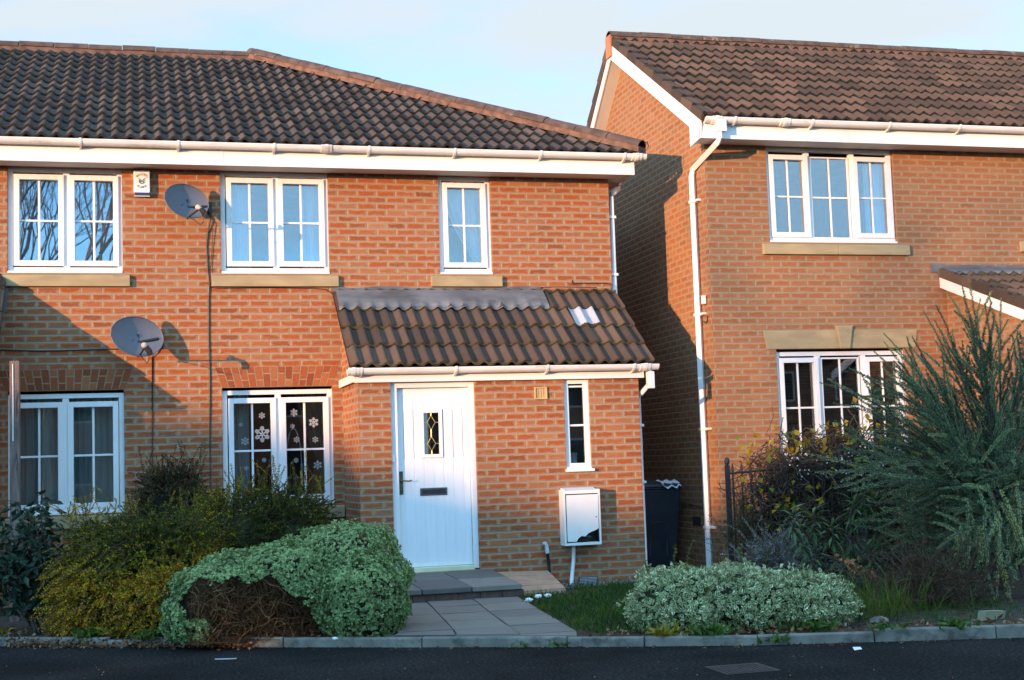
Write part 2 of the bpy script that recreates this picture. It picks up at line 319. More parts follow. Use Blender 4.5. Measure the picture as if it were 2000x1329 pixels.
# ------------------------------------------------------------------ tiled roofs
def roll(x, pitch=.1515, amp=.042):
    t = (x / pitch) % 1.0
    return amp * (0.5 + 0.5 * math.cos(2 * math.pi * t)) ** 1.7
def tiles(mb, x0, x1, ye, ze, slope, length, gauge, ydir=1, amp=.042, seg=8, clip=None, tilt=.040, thick=.034, seedoff=0):
    """courses of double-roll tiles: eave line (ye, ze), rising towards ydir*Y with the given slope"""
    L = math.hypot(1, slope); uy, uz = ydir / L, slope / L; ny, nz = -slope * ydir / L, 1 / L
    n = int(math.ceil(length / gauge - 1e-6)); pitch = .1515; step = pitch / seg
    k0 = math.floor(x0 / step); xs = [x0] + [k * step for k in range(k0 + 1, int(math.ceil(x1 / step))) if x0 < k * step < x1] + [x1]
    xs = np.array(xs); hs = np.array([roll(x, pitch, amp) for x in xs])
    for c in range(n):
        s0 = c * gauge; s1 = min(length, s0 + gauge + .03)
        sag = np.array([.004 * math.sin(3.1 * x + c * 1.7) + .003 * math.sin(11 * x + c * 4.1) for x in xs])
        lo = hs + tilt + sag; hi = hs + .004
        def P(s, h): return np.stack([xs, ye + uy * s + ny * h, ze + uz * s + nz * h], 1)
        sl = s0 + .006 * math.sin(c * 5.3)
        A = P(sl, lo - thick); B = P(sl, lo); C = P(s1, hi)
        m_ = len(xs); vs = np.concatenate([A, B, C]); fs = []; mt = []; ts = []
        for i in range(m_ - 1):
            tile = math.floor(((xs[i] + xs[i + 1]) / 2 / (2 * pitch)) + (.5 if c % 2 else 0)); rr = random.Random(tile * 977 + c * 131 + seedoff).random(); 
            fs += [(i, i + 1, m_ + i + 1, m_ + i), (m_ + i, m_ + i + 1, 2 * m_ + i + 1, 2 * m_ + i)] if ydir > 0 else [(i + 1, i, m_ + i, m_ + i + 1), (m_ + i + 1, m_ + i, 2 * m_ + i, 2 * m_ + i + 1)]
            mt += [1, 0]; ts += [rr, rr]
        s = mb; b0 = s.n; s.v += [tuple(p) for p in vs]; s.n += len(vs); s.f += [tuple(q + b0 for q in f) for f in fs]; s.m += mt; s.t += ts
def smooth_by_mat(o, idx=0):
    pm = np.empty(len(o.data.polygons), np.int32); o.data.polygons.foreach_get('material_index', pm); o.data.polygons.foreach_set('use_smooth', pm == idx)
def bisect(o, co, no):
    bm = bmesh.new(); bm.from_mesh(o.data); bmesh.ops.bisect_plane(bm, geom=bm.verts[:] + bm.edges[:] + bm.faces[:], plane_co=Vector(co) - o.parent_root if hasattr(o, 'parent_root') else Vector(co), plane_no=no, clear_outer=True); bm.to_mesh(o.data); bm.free()
def capping(mb, a, b, r=.11, seg=.45, n=9, m=0, lift=0):
    """half-round ridge / hip tiles butted along a line"""
    a, b = np.array(a, float), np.array(b, float); d = b - a; Ln = np.linalg.norm(d); d /= Ln
    side = np.cross(d, (0, 0, 1)); side /= np.linalg.norm(side); up = np.cross(side, d); k = int(math.ceil(Ln / seg))
    for i in range(k):
        p0 = a + d * (i * seg + .004); p1 = a + d * (min(Ln, (i + 1) * seg) - .004); e = random.uniform(-.006, .006); rr = r + random.uniform(-.003, .003)
        prof = [(math.cos(math.pi * j / n), math.sin(math.pi * j / n)) for j in range(n + 1)]
        rows = []
        for p, sc_ in ((p0, .86), (p0, 1), (p1, 1.0), (p1, .86)):
            rows.append([p + side * (c * rr * sc_) + up * (s_ * rr * .8 * sc_ + lift + e) for c, s_ in prof])
        mb.grid(rows, m, random.random())
def gutter(mb, x0, x1, yf, z, r=.058, brackets=(), unions=(), m=0):
    """square-ish half round gutter along X whose back is at yf"""
    n = 10; prof = [(math.cos(math.pi + math.pi * j / n), math.sin(math.pi + math.pi * j / n)) for j in range(n + 1)]
    def run(xa, xb, rr, lip):
        rows = []
        for x in (xa, xb):
            rows.append([(x, yf - .06 + rr * c * 1.02, z + rr * s_) for c, s_ in prof])
        mb.grid(rows, m)
        mb.box(xa, xb, yf - .06 - rr * 1.02 - .004, yf - .06 - rr * 1.02 + .004, z - .004, z + lip, m)
        for x in (xa, xb): mb._add([(x, yf - .06 + rr * c * 1.02, z + rr * s_) for c, s_ in prof], [tuple(range(n + 1))], m)
    run(x0, x1, r, .008)
    for b in brackets: run(b - .013, b + .013, r + .007, .014); mb.prism([(b - .012, yf - .07, z - r - .01), (b - .012, yf - .002, z - r - .03), (b - .012, yf - .002, z - .01)], (.024, 0, 0), m)
    for u in unions: run(u - .06, u + .06, r + .009, .012); run(u - .02, u + .02, r + .014, .016)

# ------------------------------------------------------------------ windows
def window(parent, y, x0, x1, z0, z1, lights, glass, rec=.045, sill=None, head=.05, cill=True, name='window'):
    """frame part with sash, pane and sill sub-parts. lights: (gx0,gx1,gz0,gz1,hbar,kind)"""
    Y = y + rec; fb = MB(); fw = .055; bot = z0 + (.02 if cill else 0)
    fb.box(x0, x0 + fw, Y, Y + .06, bot, z1); fb.box(x1 - fw, x1, Y, Y + .06, bot, z1)
    fb.box(x0 + fw, x1 - fw, Y, Y + .06, z1 - head, z1); fb.box(x0 + fw, x1 - fw, Y, Y + .06, bot, bot + .05)
    for a, b in zip(lights[:-1], lights[1:]):
        c = (a[1] + b[0]) / 2; fb.box(c - .033, c + .033, Y + .001, Y + .059, bot + .05, z1 - head)
    if cill:
        fb.prism([(x0 + .003, y - .012, z0), (x0 + .003, y - .012, z0 + .022), (x0 + .003, Y + .001, z0 + .034), (x0 + .003, Y + .001, z0)], (x1 - x0 - .006, 0, 0))
    f = fb.build(name, MT['upvc'], parent, bevel=.004)
    for gx0, gx1, gz0, gz1, hb, kind in lights:
        s = MB(); w = .058 if kind == 'sash' else .02; ys = Y - (.022 if kind == 'sash' else -.012); ye = Y + .055
        s.box(gx0 - w, gx0, ys, ye, gz0 - w, gz1 + w); s.box(gx1, gx1 + w, ys, ye, gz0 - w, gz1 + w); s.box(gx0, gx1, ys, ye, gz1, gz1 + w); s.box(gx0, gx1, ys, ye, gz0 - w, gz0)
        yb = Y + .022; c = (gx0 + gx1) / 2
        if kind != 'slit': s.box(c - .012, c + .012, yb, yb + .012, gz0, gz1)
        if hb: s.box(gx0, gx1, yb + .0015, yb + .0105, hb - .011, hb + .011)
        if kind == 'sash':    # shadow gap of the opening light and its seal
            s.box(gx0 - .006, gx1 + .006, yb + .012, yb + .016, gz0 - .006, gz1 + .006, 1) if False else None
        s.build('sash', MT['upvc'], f, bevel=.0035)
        p = MB(); p.box(gx0 - .004, gx1 + .004, Y + .036, Y + .041, gz0 - .004, gz1 + .004); p.build('pane', glass, f)
    if sill:
        sb = MB(); a, b, c, d = sill[:4]
        joints = sill[4] if len(sill) > 4 else []
        xs = [a] + list(joints) + [b]
        for i in range(len(xs) - 1):
            sb.prism([(xs[i] + (.002 if i else 0), y - .05, c), (xs[i] + (.002 if i else 0), y - .05, d - .028), (xs[i] + (.002 if i else 0), y + .04, d - .002), (xs[i] + (.002 if i else 0), y + .04, c)], (xs[i + 1] - xs[i] - (.003 if i else 0), 0, 0))
        sb.build('stone_sill', MT['stone'], f, bevel=.006)
    return f
def curtain(name, label, y, xa, xb, z0, z1, mat, folds=5, amp=.03, tie=None, group=None):
    """hanging cloth; tie=(z, side, squeeze) gathers it to one side"""
    mb = MB(); nx, nz = folds * 10, 24; rows = []
    for j in range(nz + 1):
        z = z1 + (z0 - z1) * j / nz; row = []
        for i in range(nx + 1):
            t = i / nx; q = 1.0
            if tie:
                k = (z1 - z) / (z1 - tie[0]); q = 1 - (1 - tie[2]) * min(1, max(0, k)) ** 1.6
                if z < tie[0]: q = tie[2] + (1 - tie[2]) * .45 * ((tie[0] - z) / max(.01, tie[0] - z0)) ** .6
            x = xa + (xb - xa) * t * q if not tie or tie[1] < 0 else xb - (xb - xa) * (1 - t) * q
            yy = y + amp * math.sin(t * folds * 2 * math.pi + .6 * math.sin(3 * z)) * (.6 + .4 * math.sin(t * 7))
            row.append((x, yy, z))
        rows.append(row)
    mb.grid(rows); o = mb.build(name, mat, smooth=True)
    return tag(o, label, 'curtain', group)

# ==================================================================== HOUSE A
A = thing('brick_house', (0, 0, 0), 'orange brick end house with white door porch and two satellite dishes', 'house')
W1 = (-.0738, 1.1174, ZS + .15, 4.752); W2 = (2.1761, 3.3858, ZS + .15, 4.752); W3 = (4.6697, 5.3009, ZS + .15, 4.752)
GZ0 = .99; GH = ZS - 1.125
W4 = (-.0738, 1.1174, GZ0, GH); W5 = (2.1635, 3.3858, GZ0, GH)
XA = 6.7744; YA = 7.7; SOF = 4.755; EY = -.32
DOOR_H = (3.85, 4.77, .24, 2.285); PW_H = (5.777, 6.067, 1.285, 2.285)
mb = MB()
wall_y(mb, 0, -7, XA, -.2, SOF, [W1, W2, W3, W4, W5], .11)
mb.poly([(XA, 0, -.2), (XA, YA, -.2), (XA, YA, SOF), (XA, 0, SOF)]); mb.poly([(XA, YA, -.2), (-7, YA, -.2), (-7, YA, SOF), (XA, YA, SOF)]); mb.poly([(-7, YA, -.2), (-7, 0, -.2), (-7, 0, SOF), (-7, YA, SOF)])
mb.build('wall', MT['brick'], A)
mb = MB()                                                    # floors and partitions, seen dimly through the panes
mb.box(-6.95, XA - .05, .12, YA - .1, 2.55, 2.75); mb.box(-6.95, XA - .05, .12, YA - .1, .2, .3); mb.box(-6.95, XA - .05, 3.2, 3.3, .3, SOF - .02)
mb.box(1.55, 1.65, .12, 3.2, .3, SOF - .03); mb.box(3.75, 3.85, .12, 3.2, .3, SOF - .03); mb.box(-6.95, XA - .05, .12, YA - .1, SOF - .015, SOF - .005)
mb.build('interior_wall', MT['dark'], A)
# flat arches of soldier bricks over the ground-floor windows: mitred ends, a hair proud of the wall
def soldier_mat():
    return MT['brick_soldier']
def arch(xa, xb, z0, z1, lean):
    a = MB(); n = int(round((xb - xa) / .0765)); ts = []
    for i in range(n):
        f0, f1 = (i + .07) / n, (i + .93) / n
        b0, b1 = xa + (xb - xa) * f0, xa + (xb - xa) * f1; t0, t1 = xa - lean + (xb - xa + 2 * lean) * f0, xa - lean + (xb - xa + 2 * lean) * f1
        cut = .34 if i % 2 else .66; zc = z0 + (z1 - z0) * cut; g = .005
        for q0, q1 in ((0, cut - g / .225), (cut + g / .225, 1)):
            L_ = lambda q, b, t: b + (t - b) * q
            z_0, z_1 = z0 + .004 + (z1 - z0) * q0, z0 + (z1 - z0) * q1
            a.prism([(L_(q0, b0, t0), -.004, z_0), (L_(q0, b1, t1), -.004, z_0), (L_(q1, b1, t1), -.004, z_1), (L_(q1, b0, t0), -.004, z_1)], (0, .01, 0), 1, random.random())
    a.prism([(xa, -.0022, z0), (xb, -.0022, z0), (xb + lean, -.0022, z1), (xa - lean, -.0022, z1)], (0, .01, 0), 0)
    return a.build('brick_arch', [MT['arch_mortar'], MT['arch_brick']], A)
MT['arch_mortar'] = simple('arch_mortar', (.29, .205, .125), .95, .15, 20, .4)
MT['arch_brick'] = tone_mat('arch_brick', [(0, (.20, .055, .022)), (.4, (.28, .075, .026)), (.75, (.31, .10, .038)), (1, (.32, .13, .055))], .9, .6, 70, .9, 45)
arch(-.10, 1.14, GH + .002, GH + .226, .075); arch(2.16, 3.39, GH + .002, GH + .226, .075)
# windows
def pair(W, gz0, gz1, hb, g1, g2, glass, sill): return window(A, 0, W[0], W[1], W[2], W[3], [(g1[0], g1[1], gz0, gz1, hb, 'sash'), (g2[0], g2[1], gz0, gz1, hb, 'sash')], glass, sill=sill)
w1 = pair(W1, 3.73, 4.618, 4.172, (.047, .448), (.617, 1.021), MT['glass_hi'], (-.19, 1.193, ZS + .0015, ZS + .148))
w2 = pair(W2, 3.735, 4.626, 4.18, (2.299, 2.709), (2.874, 3.284), MT['glass_hi'], (2.066, 3.479, ZS + .0015, ZS + .148))
w3 = window(A, 0, *W3, [(4.785, 5.19, 3.732, 4.62, 4.176, 'sash')], MT['glass_hi'], sill=(4.553, 5.403, ZS + .0015, ZS + .148))
w4 = pair((W4[0], W4[1], W4[2], W4[3] - .03), 1.105, 2.135, 1.615, (.047, .432), (.592, 1.0), MT['glass'], (-.19, 1.2, GZ0 - .149, GZ0 - .002))
w5 = pair((W5[0], W5[1], W5[2], W5[3] - .03), 1.105, 2.138, 1.61, (2.288, 2.695), (2.862, 3.284), MT['glass'], (2.06, 3.49, GZ0 - .149, GZ0 - .002))
# eaves: soffit, fascia, gutter
SX = 7.0
mb = MB(); mb.box(-7, SX, EY + .018, .0, SOF, SOF + .012); mb.box(XA, SX - .018, .0, YA + .3, SOF, SOF + .012); mb.build('soffit', MT['soffit'], A)
mb = MB()
for a, b in ((-7, 2.18), (2.183, SX)): mb.box(a, b, EY, EY + .018, SOF - .01, SOF + .17)
mb.box(SX - .018, SX, EY + .018, YA + .3, SOF - .01, SOF + .17); mb.box(2.165, 2.20, EY - .0035, EY, SOF - .012, SOF + .172)
mb.build('fascia', MT['upvc'], A, bevel=.003)
mb = MB(); gutter(mb, -7, 7.12, EY, SOF + .212, brackets=(-.3, .697, 1.713, 2.743, 3.80, 4.788, 5.815, 6.846), unions=(3.321, 7.0)); mb.build('gutter', MT['upvc_dirty'], A)
# roof: front slope clipped at the hip, side slope, ridge and hip caps
SLA = (7.2 - 4.99) / 4.27; RY, RX = 3.85, 2.86; EZ = 4.965; EYT = -.415; XE = 7.07
mb = MB(); tiles(mb, -7, XE + .05, EYT, EZ, SLA, math.hypot(RY - EYT, SLA * (RY - EYT)), .343)
roof = mb.build('roof', [MT['tile'], MT['tile_lip']], A); smooth_by_mat(roof)
hipdir = Vector((RX - XE, RY - EYT, 0)); hn = Vector((hipdir.y, -hipdir.x, 0)).normalized()
bisect(roof, (XE, EYT, 0), hn)
mb = MB()                                                    # hip-side and rear slopes
zr = EZ + SLA * (RY - EYT)
tmp = MB(); tiles(tmp, -(2 * RY - EYT), -EYT, -XE, EZ, (zr - EZ) / (XE - RX), math.hypot(XE - RX, zr - EZ), .343, seg=6)
vs = [( -p[1], -p[0], p[2]) for p in tmp.v]
mb.v = vs; mb.f = tmp.f; mb.m = tmp.m; mb.t = tmp.t; mb.n = len(vs)
ro2 = mb.build('roof_side', [MT['tile'], MT['tile_lip']], A); smooth_by_mat(ro2); bisect(ro2, (XE, EYT, 0), -hn)
hb_ = Vector((RX - XE, RY - (2 * RY - EYT), 0)); hn2 = Vector((-hb_.y, hb_.x, 0)).normalized(); bisect(ro2, (XE, 2 * RY - EYT, 0), -hn2)
mb = MB(); mb.poly([(-7, RY, zr), (-7, 2 * RY - EYT, EZ), (XE, 2 * RY - EYT, EZ), (RX, RY, zr)]); mb.build('roof_rear', MT['tile'], A)
mb = MB(); mb.prism([(-7, RY - .105, zr - .03), (-7, RY + .105, zr - .03), (-7, RY + .1, zr + .045), (-7, RY - .1, zr + .045)], (RX + 7, 0, 0), 1)
capping(mb, (-7, RY, zr + .045), (RX + .05, RY, zr + .045), .115, m=0)
hv = np.array((RX - XE, RY - EYT, zr - EZ)); hs_ = np.array((hv[1], -hv[0], 0)) / math.hypot(hv[0], hv[1])
h0 = np.array((XE + .0, EYT - .0, EZ + .02)); h1 = np.array((RX, RY, zr + .02))
mb.prism([tuple(h0 - hs_ * .112), tuple(h0 + hs_ * .112), tuple(h0 + hs_ * .1 + (0, 0, .075)), tuple(h0 - hs_ * .1 + (0, 0, .075))], tuple(h1 - h0), 1)
capping(mb, h0 + (0, 0, .075), h1 + (0, 0, .075), .112, m=0)
mb.tube([(XE - .02, EYT - .03, EZ + .02), (XE + .02, EYT - .05, EZ + .03), (XE + .06, EYT - .06, EZ + .10), (XE + .05, EYT - .05, EZ + .15), (XE + .02, EYT - .03, EZ + .14)], .007, 6, 2)
mb.build('ridge_cap', [MT['ridge'], MT['mortar'], MT['black_iron']], A)

def downpipe(parent, path, r=.034, clips=(), mat='upvc', sq=False, name='downpipe', pend=(0, -1)):
    mb = MB(); mb.tube(path, r, 4 if sq else 12); d = mb.build(name, MT[mat], parent, smooth=not sq)
    for p in clips:
        c = MB(); c.box(p[0] - r - .008, p[0] + r + .008, p[1] - r - .008, p[1] + r + .008, p[2] - .016, p[2] + .016); c.box(p[0] + r, p[0] + r + .03, p[1] + .0, p[1] + r, p[2] - .012, p[2] + .012)
        c.build('pipe_clip', MT[mat], d, bevel=.003)
    return d
downpipe(A, [(7.0, .25, 4.9), (7.0, .25, 4.74), (6.99, .24, 4.69), (6.86, .09, 4.60), (6.825, .07, 4.55), (6.825, .07, 3.2)], clips=[(6.825, .07, 4.3), (6.825, .07, 3.6)])
# mortar cracks over the porch roof
mb = MB(); mb.tube([(5.88, -.001, 3.437), (6.10, -.001, 3.441), (6.45, -.001, 3.437), (6.57, -.001, 3.436), (6.58, -.001, 3.40), (6.60, -.001, 3.33), (6.605, -.001, 3.28)], .0045, 5); mb.build('wall_crack', MT['ink'], A)

# ---------------- porch of house A (parts of the house)
def porch(parent, x0, x1, yw, yp, brickmat, dz, slope, holes, tilemat, rx0, rx1, side, gut=True, top=None, seedoff=0, roofx=None):
    zt = 2.285 + dz; mb = MB()
    wall_y(mb, yp, x0, x1, -.2, zt, holes, .10)
    for X, s in ((x0, -1), (x1, 1)):
        pts = [(X, yw, -.2), (X, yp, -.2), (X, yp, zt), (X, yw, zt + slope * (yw - yp))]
        mb.poly(pts if s < 0 else pts[::-1])
    w = mb.build('porch_wall', brickmat, parent)
    ye, ze = yp - .125, 2.425 + dz; Ln = (yw - .005 - ye) * math.hypot(1, slope)
    mb = MB(); tiles(mb, rx0, rx1, ye, ze, slope, Ln, .372, tilt=.036, thick=.030, seedoff=seedoff)
    r = mb.build('porch_roof', [tilemat, MT['tile_moss']], parent); smooth_by_mat(r)
    # underside boarding closing the tiles
    ub = MB(); ub.poly([(rx0, ye + .02, ze - .0), (rx1, ye + .02, ze), (rx1, yw, ze + slope * (yw - ye - .02)), (rx0, yw, ze + slope * (yw - ye - .02))]); ub.build('roof_underside', MT['black'], parent)
    return w, r, ye, ze
_, proof, pye, pze = porch(A, PX0, PX1, 0, PY, MT['brick_porch'], 0, .783, [DOOR_H, PW_H], MT['tile_b'], 3.405, 6.79, 1)
mb = MB(); mb.box(3.455, 6.70, PY - .045, PY - .028, 2.275, 2.375); mb.box(3.455, 3.475, PY - .028, -.02, 2.285, 2.372); mb.box(6.68, 6.70, PY - .028, -.02, 2.285, 2.372)
mb.box(3.475, 6.68, PY - .028, PY, 2.287, 2.299); mb.build('porch_fascia', MT['upvc'], A, bevel=.003)
mb = MB(); gutter(mb, 3.41, 6.84, PY - .046, 2.412, brackets=(3.52, 4.538, 5.553, 6.551), unions=(6.68, 3.44)); mb.build('porch_gutter', MT['upvc_dirty'], A)
downpipe(A, [(6.755, PY - .09, 2.36), (6.755, PY - .09, 2.25), (6.745, PY - .07, 2.2), (6.69, PY + .06, 2.10), (6.674, PY + .10, 2.05), (6.674, PY + .10, 0.05)], .027, clips=[(6.674, PY + .10, 1.75), (6.674, PY + .10, 1.12)])
mb = MB(); mb.box(6.715, 6.795, PY - .13, PY - .05, 2.15, 2.34); mb.build('gutter_outlet', MT['upvc_dirty'], A, bevel=.01)
# lead flashing: upstand on the wall plus an apron dressed over the rolls; brown fillet beyond it
def apron(x0, x1, s0, s1, ye, ze, slope, off, nx=140, ns=8, wave=1.0):
    L = math.hypot(1, slope); uy, uz = 1 / L, slope / L; ny, nz = -slope / L, 1 / L; rows = []
    for j in range(ns + 1):
        s = s0 + (s1 - s0) * j / ns; k = (1 - (s - s0) / (s1 - s0)) ** 5 if wave == 1.0 else 1; row = []
        for i in range(nx + 1):
            x = x0 + (x1 - x0) * i / nx
            h = roll(x) * k + .038 * (1 - k) + .030 + off + .002 * math.sin(7 * x + 5 * s)
            ss = s + (.012 * math.sin(x * 9) if j == 0 else 0)
            row.append((x, ye + uy * ss + ny * h, ze + uz * ss + nz * h))
        rows.append(row)
    return rows
mb = MB(); Ls = 1.225 * math.hypot(1, .783); mb.grid(apron(3.43, 5.865, 1.10, 1.475, pye, pze, .783, .006))
up = [[(3.425 + 2.44 * i / 60, -.012 - .006 * math.sin(i * .9) * (1 - j / 4) - (.012 if j == 0 else 0) - (.02 if i > 57 and j > 2 else 0), 3.335 + (.105 - (.012 * math.sin(i * .31)) * (j / 4)) * j / 4) for i in range(61)] for j in range(5)]
mb.grid(up); mb.poly([(3.40, -.008, 3.437), (3.56, -.010, 3.437), (3.60, -.012, 3.30), (3.52, -.03, 3.17), (3.47, -.03, 3.14)])
mb.build('lead_flashing', MT['lead'], A, smooth=True)
mb = MB(); mb.prism([(5.87, -.001, 3.305), (5.87, -.05, 3.30), (5.87, -.06, 3.255), (5.87, -.001, 3.25)], (.965, 0, 0)); mb.build('mortar_fillet', MT['ridge'], A)
mb = MB(); mb.grid(apron(6.075, 6.375, .752, 1.10, pye, pze, .783, .004, 40, 6, .98)); mb.build('patched_tile', MT['galv'], A, smooth=True)

# front door: frame, leaf with grooves, glazed light, letter plate, handle
mb = MB(); fy = PY + .035
mb.box(3.85, 3.925, fy, fy + .075, .275, 2.283); mb.box(4.715, 4.77, fy, fy + .075, .275, 2.283); mb.box(3.925, 4.715, fy, fy + .075, 2.215, 2.283)
dfr = mb.build('door_frame', MT['upvc'], A, bevel=.004)
door = MB(); dy = PY + .088; x0d, x1d, z0d, z1d = 3.928, 4.712, .315, 2.212
gl = (4.205, 4.395, 1.49, 1.957)
gro = [x0d + .07 + i * (x1d - x0d - .14) / 6 for i in range(7)]
xs = [x0d] + gro + [x1d]
for i in range(len(xs) - 1):
    a = xs[i] + (.003 if i else 0); b = xs[i + 1] - (.003 if i < len(xs) - 2 else 0)
    full = b <= gl[0] or a >= gl[1]
    if full: door.box(a, b, dy, dy + .04, z0d + .05, z1d - .08)
    else:
        door.box(a, b, dy, dy + .04, z0d + .05, gl[2] - .02); door.box(a, b, dy, dy + .04, gl[3] + .02, z1d - .08)
        if a < gl[0] - .02: door.box(a, gl[0] - .02, dy, dy + .04, gl[2] - .02, gl[3] + .02)
        if b > gl[1] + .02: door.box(gl[1] + .02, b, dy, dy + .04, gl[2] - .02, gl[3] + .02)
door.box(x0d, x1d, dy, dy + .04, z1d - .08, z1d); door.box(x0d, x1d, dy, dy + .04, z0d, z0d + .05); door.box(x0d, x1d, dy + .004, dy + .034, z0d + .05, gl[2] - .025); door.box(x0d, x1d, dy + .004, dy + .034, gl[3] + .025, z1d - .08)
df = door.build('front_door', MT['door'], A, bevel=.0025)
mb = MB(); f2 = dy - .012
for a, b, c, d in ((gl[0] - .025, gl[0] + .012, gl[2] - .025, gl[3] + .025), (gl[1] - .012, gl[1] + .025, gl[2] - .025, gl[3] + .025)): mb.box(a, b, f2, dy + .03, c, d)
mb.box(gl[0] + .012, gl[1] - .012, f2, dy + .03, gl[3] - .012, gl[3] + .025); mb.box(gl[0] + .012, gl[1] - .012, f2, dy + .03, gl[2] - .025, gl[2] + .012)
mb.build('glazing_frame', MT['upvc'], df, bevel=.004)
mb = MB(); mb.box(gl[0] + .01, gl[1] - .01, dy + .012, dy + .016, gl[2] + .01, gl[3] - .01); mb.build('pane', MT['glass'], df)
mb = MB(); xc = (gl[0] + gl[1]) / 2; yl = dy + .0105
zc1, zc2 = gl[3] - .115, gl[2] + .125
for zc in (zc1, zc2):
    q = [(xc, yl, zc + .075), (xc + .045, yl, zc), (xc, yl, zc - .075), (xc - .045, yl, zc), (xc, yl, zc + .075)]
    for a, b in zip(q[:-1], q[1:]): mb.tube([a, b], .0035, 5)
    mb.tube([(gl[0] + .012, yl, zc), (xc - .045, yl, zc)], .003, 5); mb.tube([(xc + .045, yl, zc), (gl[1] - .012, yl, zc)], .003, 5)
for a, b in ((gl[3] - .012, zc1 + .075), (zc1 - .075, zc2 + .075), (zc2 - .075, gl[2] + .012)): mb.tube([(xc, yl, a), (xc, yl, b)], .0045, 5)
mb.build('leaded_diamond', MT['gold'], df)
mb = MB(); mb.box(4.157, 4.452, dy - .008, dy + .001, 1.063, 1.145); lp = mb.build('letter_plate', simple('pewter', (.10, .10, .105), .4, .2, metal=.5), df, bevel=.003)
mb = MB(); mb.box(4.178, 4.432, dy - .0105, dy - .0081, 1.081, 1.127); mb.build('letter_flap', MT['black'], df)
mb = MB(); mb.box(3.935, 3.975, dy - .010, dy + .001, 1.085, 1.33); mb.ell((3.955, dy - .010, 1.23), (.017, .012, .017), 10, 6); mb.tube([(3.955, dy - .012, 1.23), (3.957, dy - .05, 1.23), (3.98, dy - .055, 1.232), (4.03, dy - .055, 1.225), (4.06, dy - .05, 1.232)], .008, 8)
mb.ell((3.955, dy - .010, 1.13), (.010, .006, .016), 8, 6); mb.build('door_handle', simple('aged_brass', (.16, .13, .075), .35, .3, 20, metal=.8), df, bevel=.003)
mb = MB(); mb.box(3.925, 4.715, PY + .01, PY + .10, .262, .312); mb.build('threshold', MT['cream'], dfr, bevel=.006)
mb = MB(); mb.box(3.86, 4.76, PY - .02, PY + .10, .215, .262); mb.build('door_sill', simple('timber_sill', (.36, .27, .14), .8, .2), dfr)
mb = MB(); mb.box(3.842, 3.876, fy - .02, fy, 1.43, 1.50); mb.ell((3.859, fy - .02, 1.465), (.009, .006, .009), 8, 6); mb.build('bell_push', MT['white_gloss'], dfr, bevel=.004)
mb = MB(); mb.box(3.55, 6.6, -.9, -.88, .3, 2.6); mb.box(3.55, 6.6, PY + .12, 0, .2, .28); mb.build('interior_wall', MT['dark'], A)
window(A, PY, *PW_H, [(5.84, 6.011, 1.352, 2.186, 1.769, 'slit')], MT['glass'], rec=.03, name='window', head=.06)
mb = MB(); mb.box(5.762, 6.085, PY - .045, PY + .03, 1.262, 1.292); mb.build('window_cill', MT['upvc'], A, bevel=.006)
mb = MB(); mb.box(5.435, 5.576, PY - .022, PY, 2.062, 2.072); mb.box(5.435, 5.576, PY - .022, PY, 2.183, 2.193); mb.box(5.435, 5.447, PY - .022, PY, 2.072, 2.183); mb.box(5.564, 5.576, PY - .022, PY, 2.072, 2.183); mb.box(5.447, 5.564, PY - .006, PY - .001, 2.072, 2.183)
for i in range(1, 4): mb.box(5.447, 5.564, PY - .013, PY - .006, 2.072 + i * .0277 - .002, 2.072 + i * .0277 + .002); mb.box(5.447 + i * .029 - .002, 5.447 + i * .029 + .002, PY - .013, PY - .0061, 2.072, 2.183)
mb.build('air_vent', simple('vent_buff', (.52, .37, .17), .6, .1), A)
mb = MB(); mb.box(5.862, 6.08, PY - .006, PY + .002, .052, .122)
for i in range(4): mb.box(5.872, 6.07, PY - .012, PY - .006, .060 + i * .016, .067 + i * .016, 1)
mb.build('air_brick', [MT['black'], MT['galv']], A)

# ---------------- the neighbour's matching porch, whose roof edge shades the left of the wall
_, npr, nye, nze = porch(A, -3.4, -.28, 0, PY, MT['brick_porch'], -.10, 1.0, [], MT['tile_b'], -3.6, -.085, 1, seedoff=5)
mb = MB(); mb.grid([[(x, -.014 - .01 * (2 - j), 3.17 + .13 * j) for x in (-3.5, -2.5, -1.5, -.6, -.09 + .015 * j)] for j in range(3)]); mb.build('lead_flashing', MT['lead'], A)
mb = MB(); gutter(mb, -3.6, -.05, PY - .046, 2.31); mb.build('porch_gutter', MT['upvc_dirty'], A)

# ==================================================================== HOUSE B
B = thing('brick_house', (XB, YB, 0), 'buff brick gabled house on the right, behind the tall feathery shrub', 'house')
OZ = .3024; BSOF = SOF + OZ
W6 = (8.545, 10.246, 3.7409 + .15, BSOF); W7 = (8.553, 10.26, 1.27, 2.612)
BRY = 1.93; BXV = 7.56; BEY = YB - .43; BEZ = EZ + OZ - .005; BS = .607; BZR = BEZ + BS * (BRY - BEY); BSB = .90; BYE = BRY + (BZR - BEZ) / BSB
mb = MB(); wall_y(mb, YB, XB, 16, -.2, BSOF, [W6, W7], .11)
yb_ = BYE - .45
zt_ = lambda y: min(BEZ + BS * (y - BEY), BZR - BSB * (y - BRY)) - .10
mb.poly([(XB, yb_, -.2), (XB, YB, -.2), (XB, YB, BSOF), (XB, YB, zt_(YB)), (XB, BRY, zt_(BRY)), (XB, yb_, zt_(yb_))]); mb.poly([(16, yb_, -.2), (XB, yb_, -.2), (XB, yb_, BSOF), (16, yb_, BSOF)]); mb.poly([(16, YB, -.2), (16, yb_, -.2), (16, yb_, BSOF), (16, BRY, zt_(BRY)), (16, YB, BSOF)])
mb.build('wall', MT['brick_b'], B)
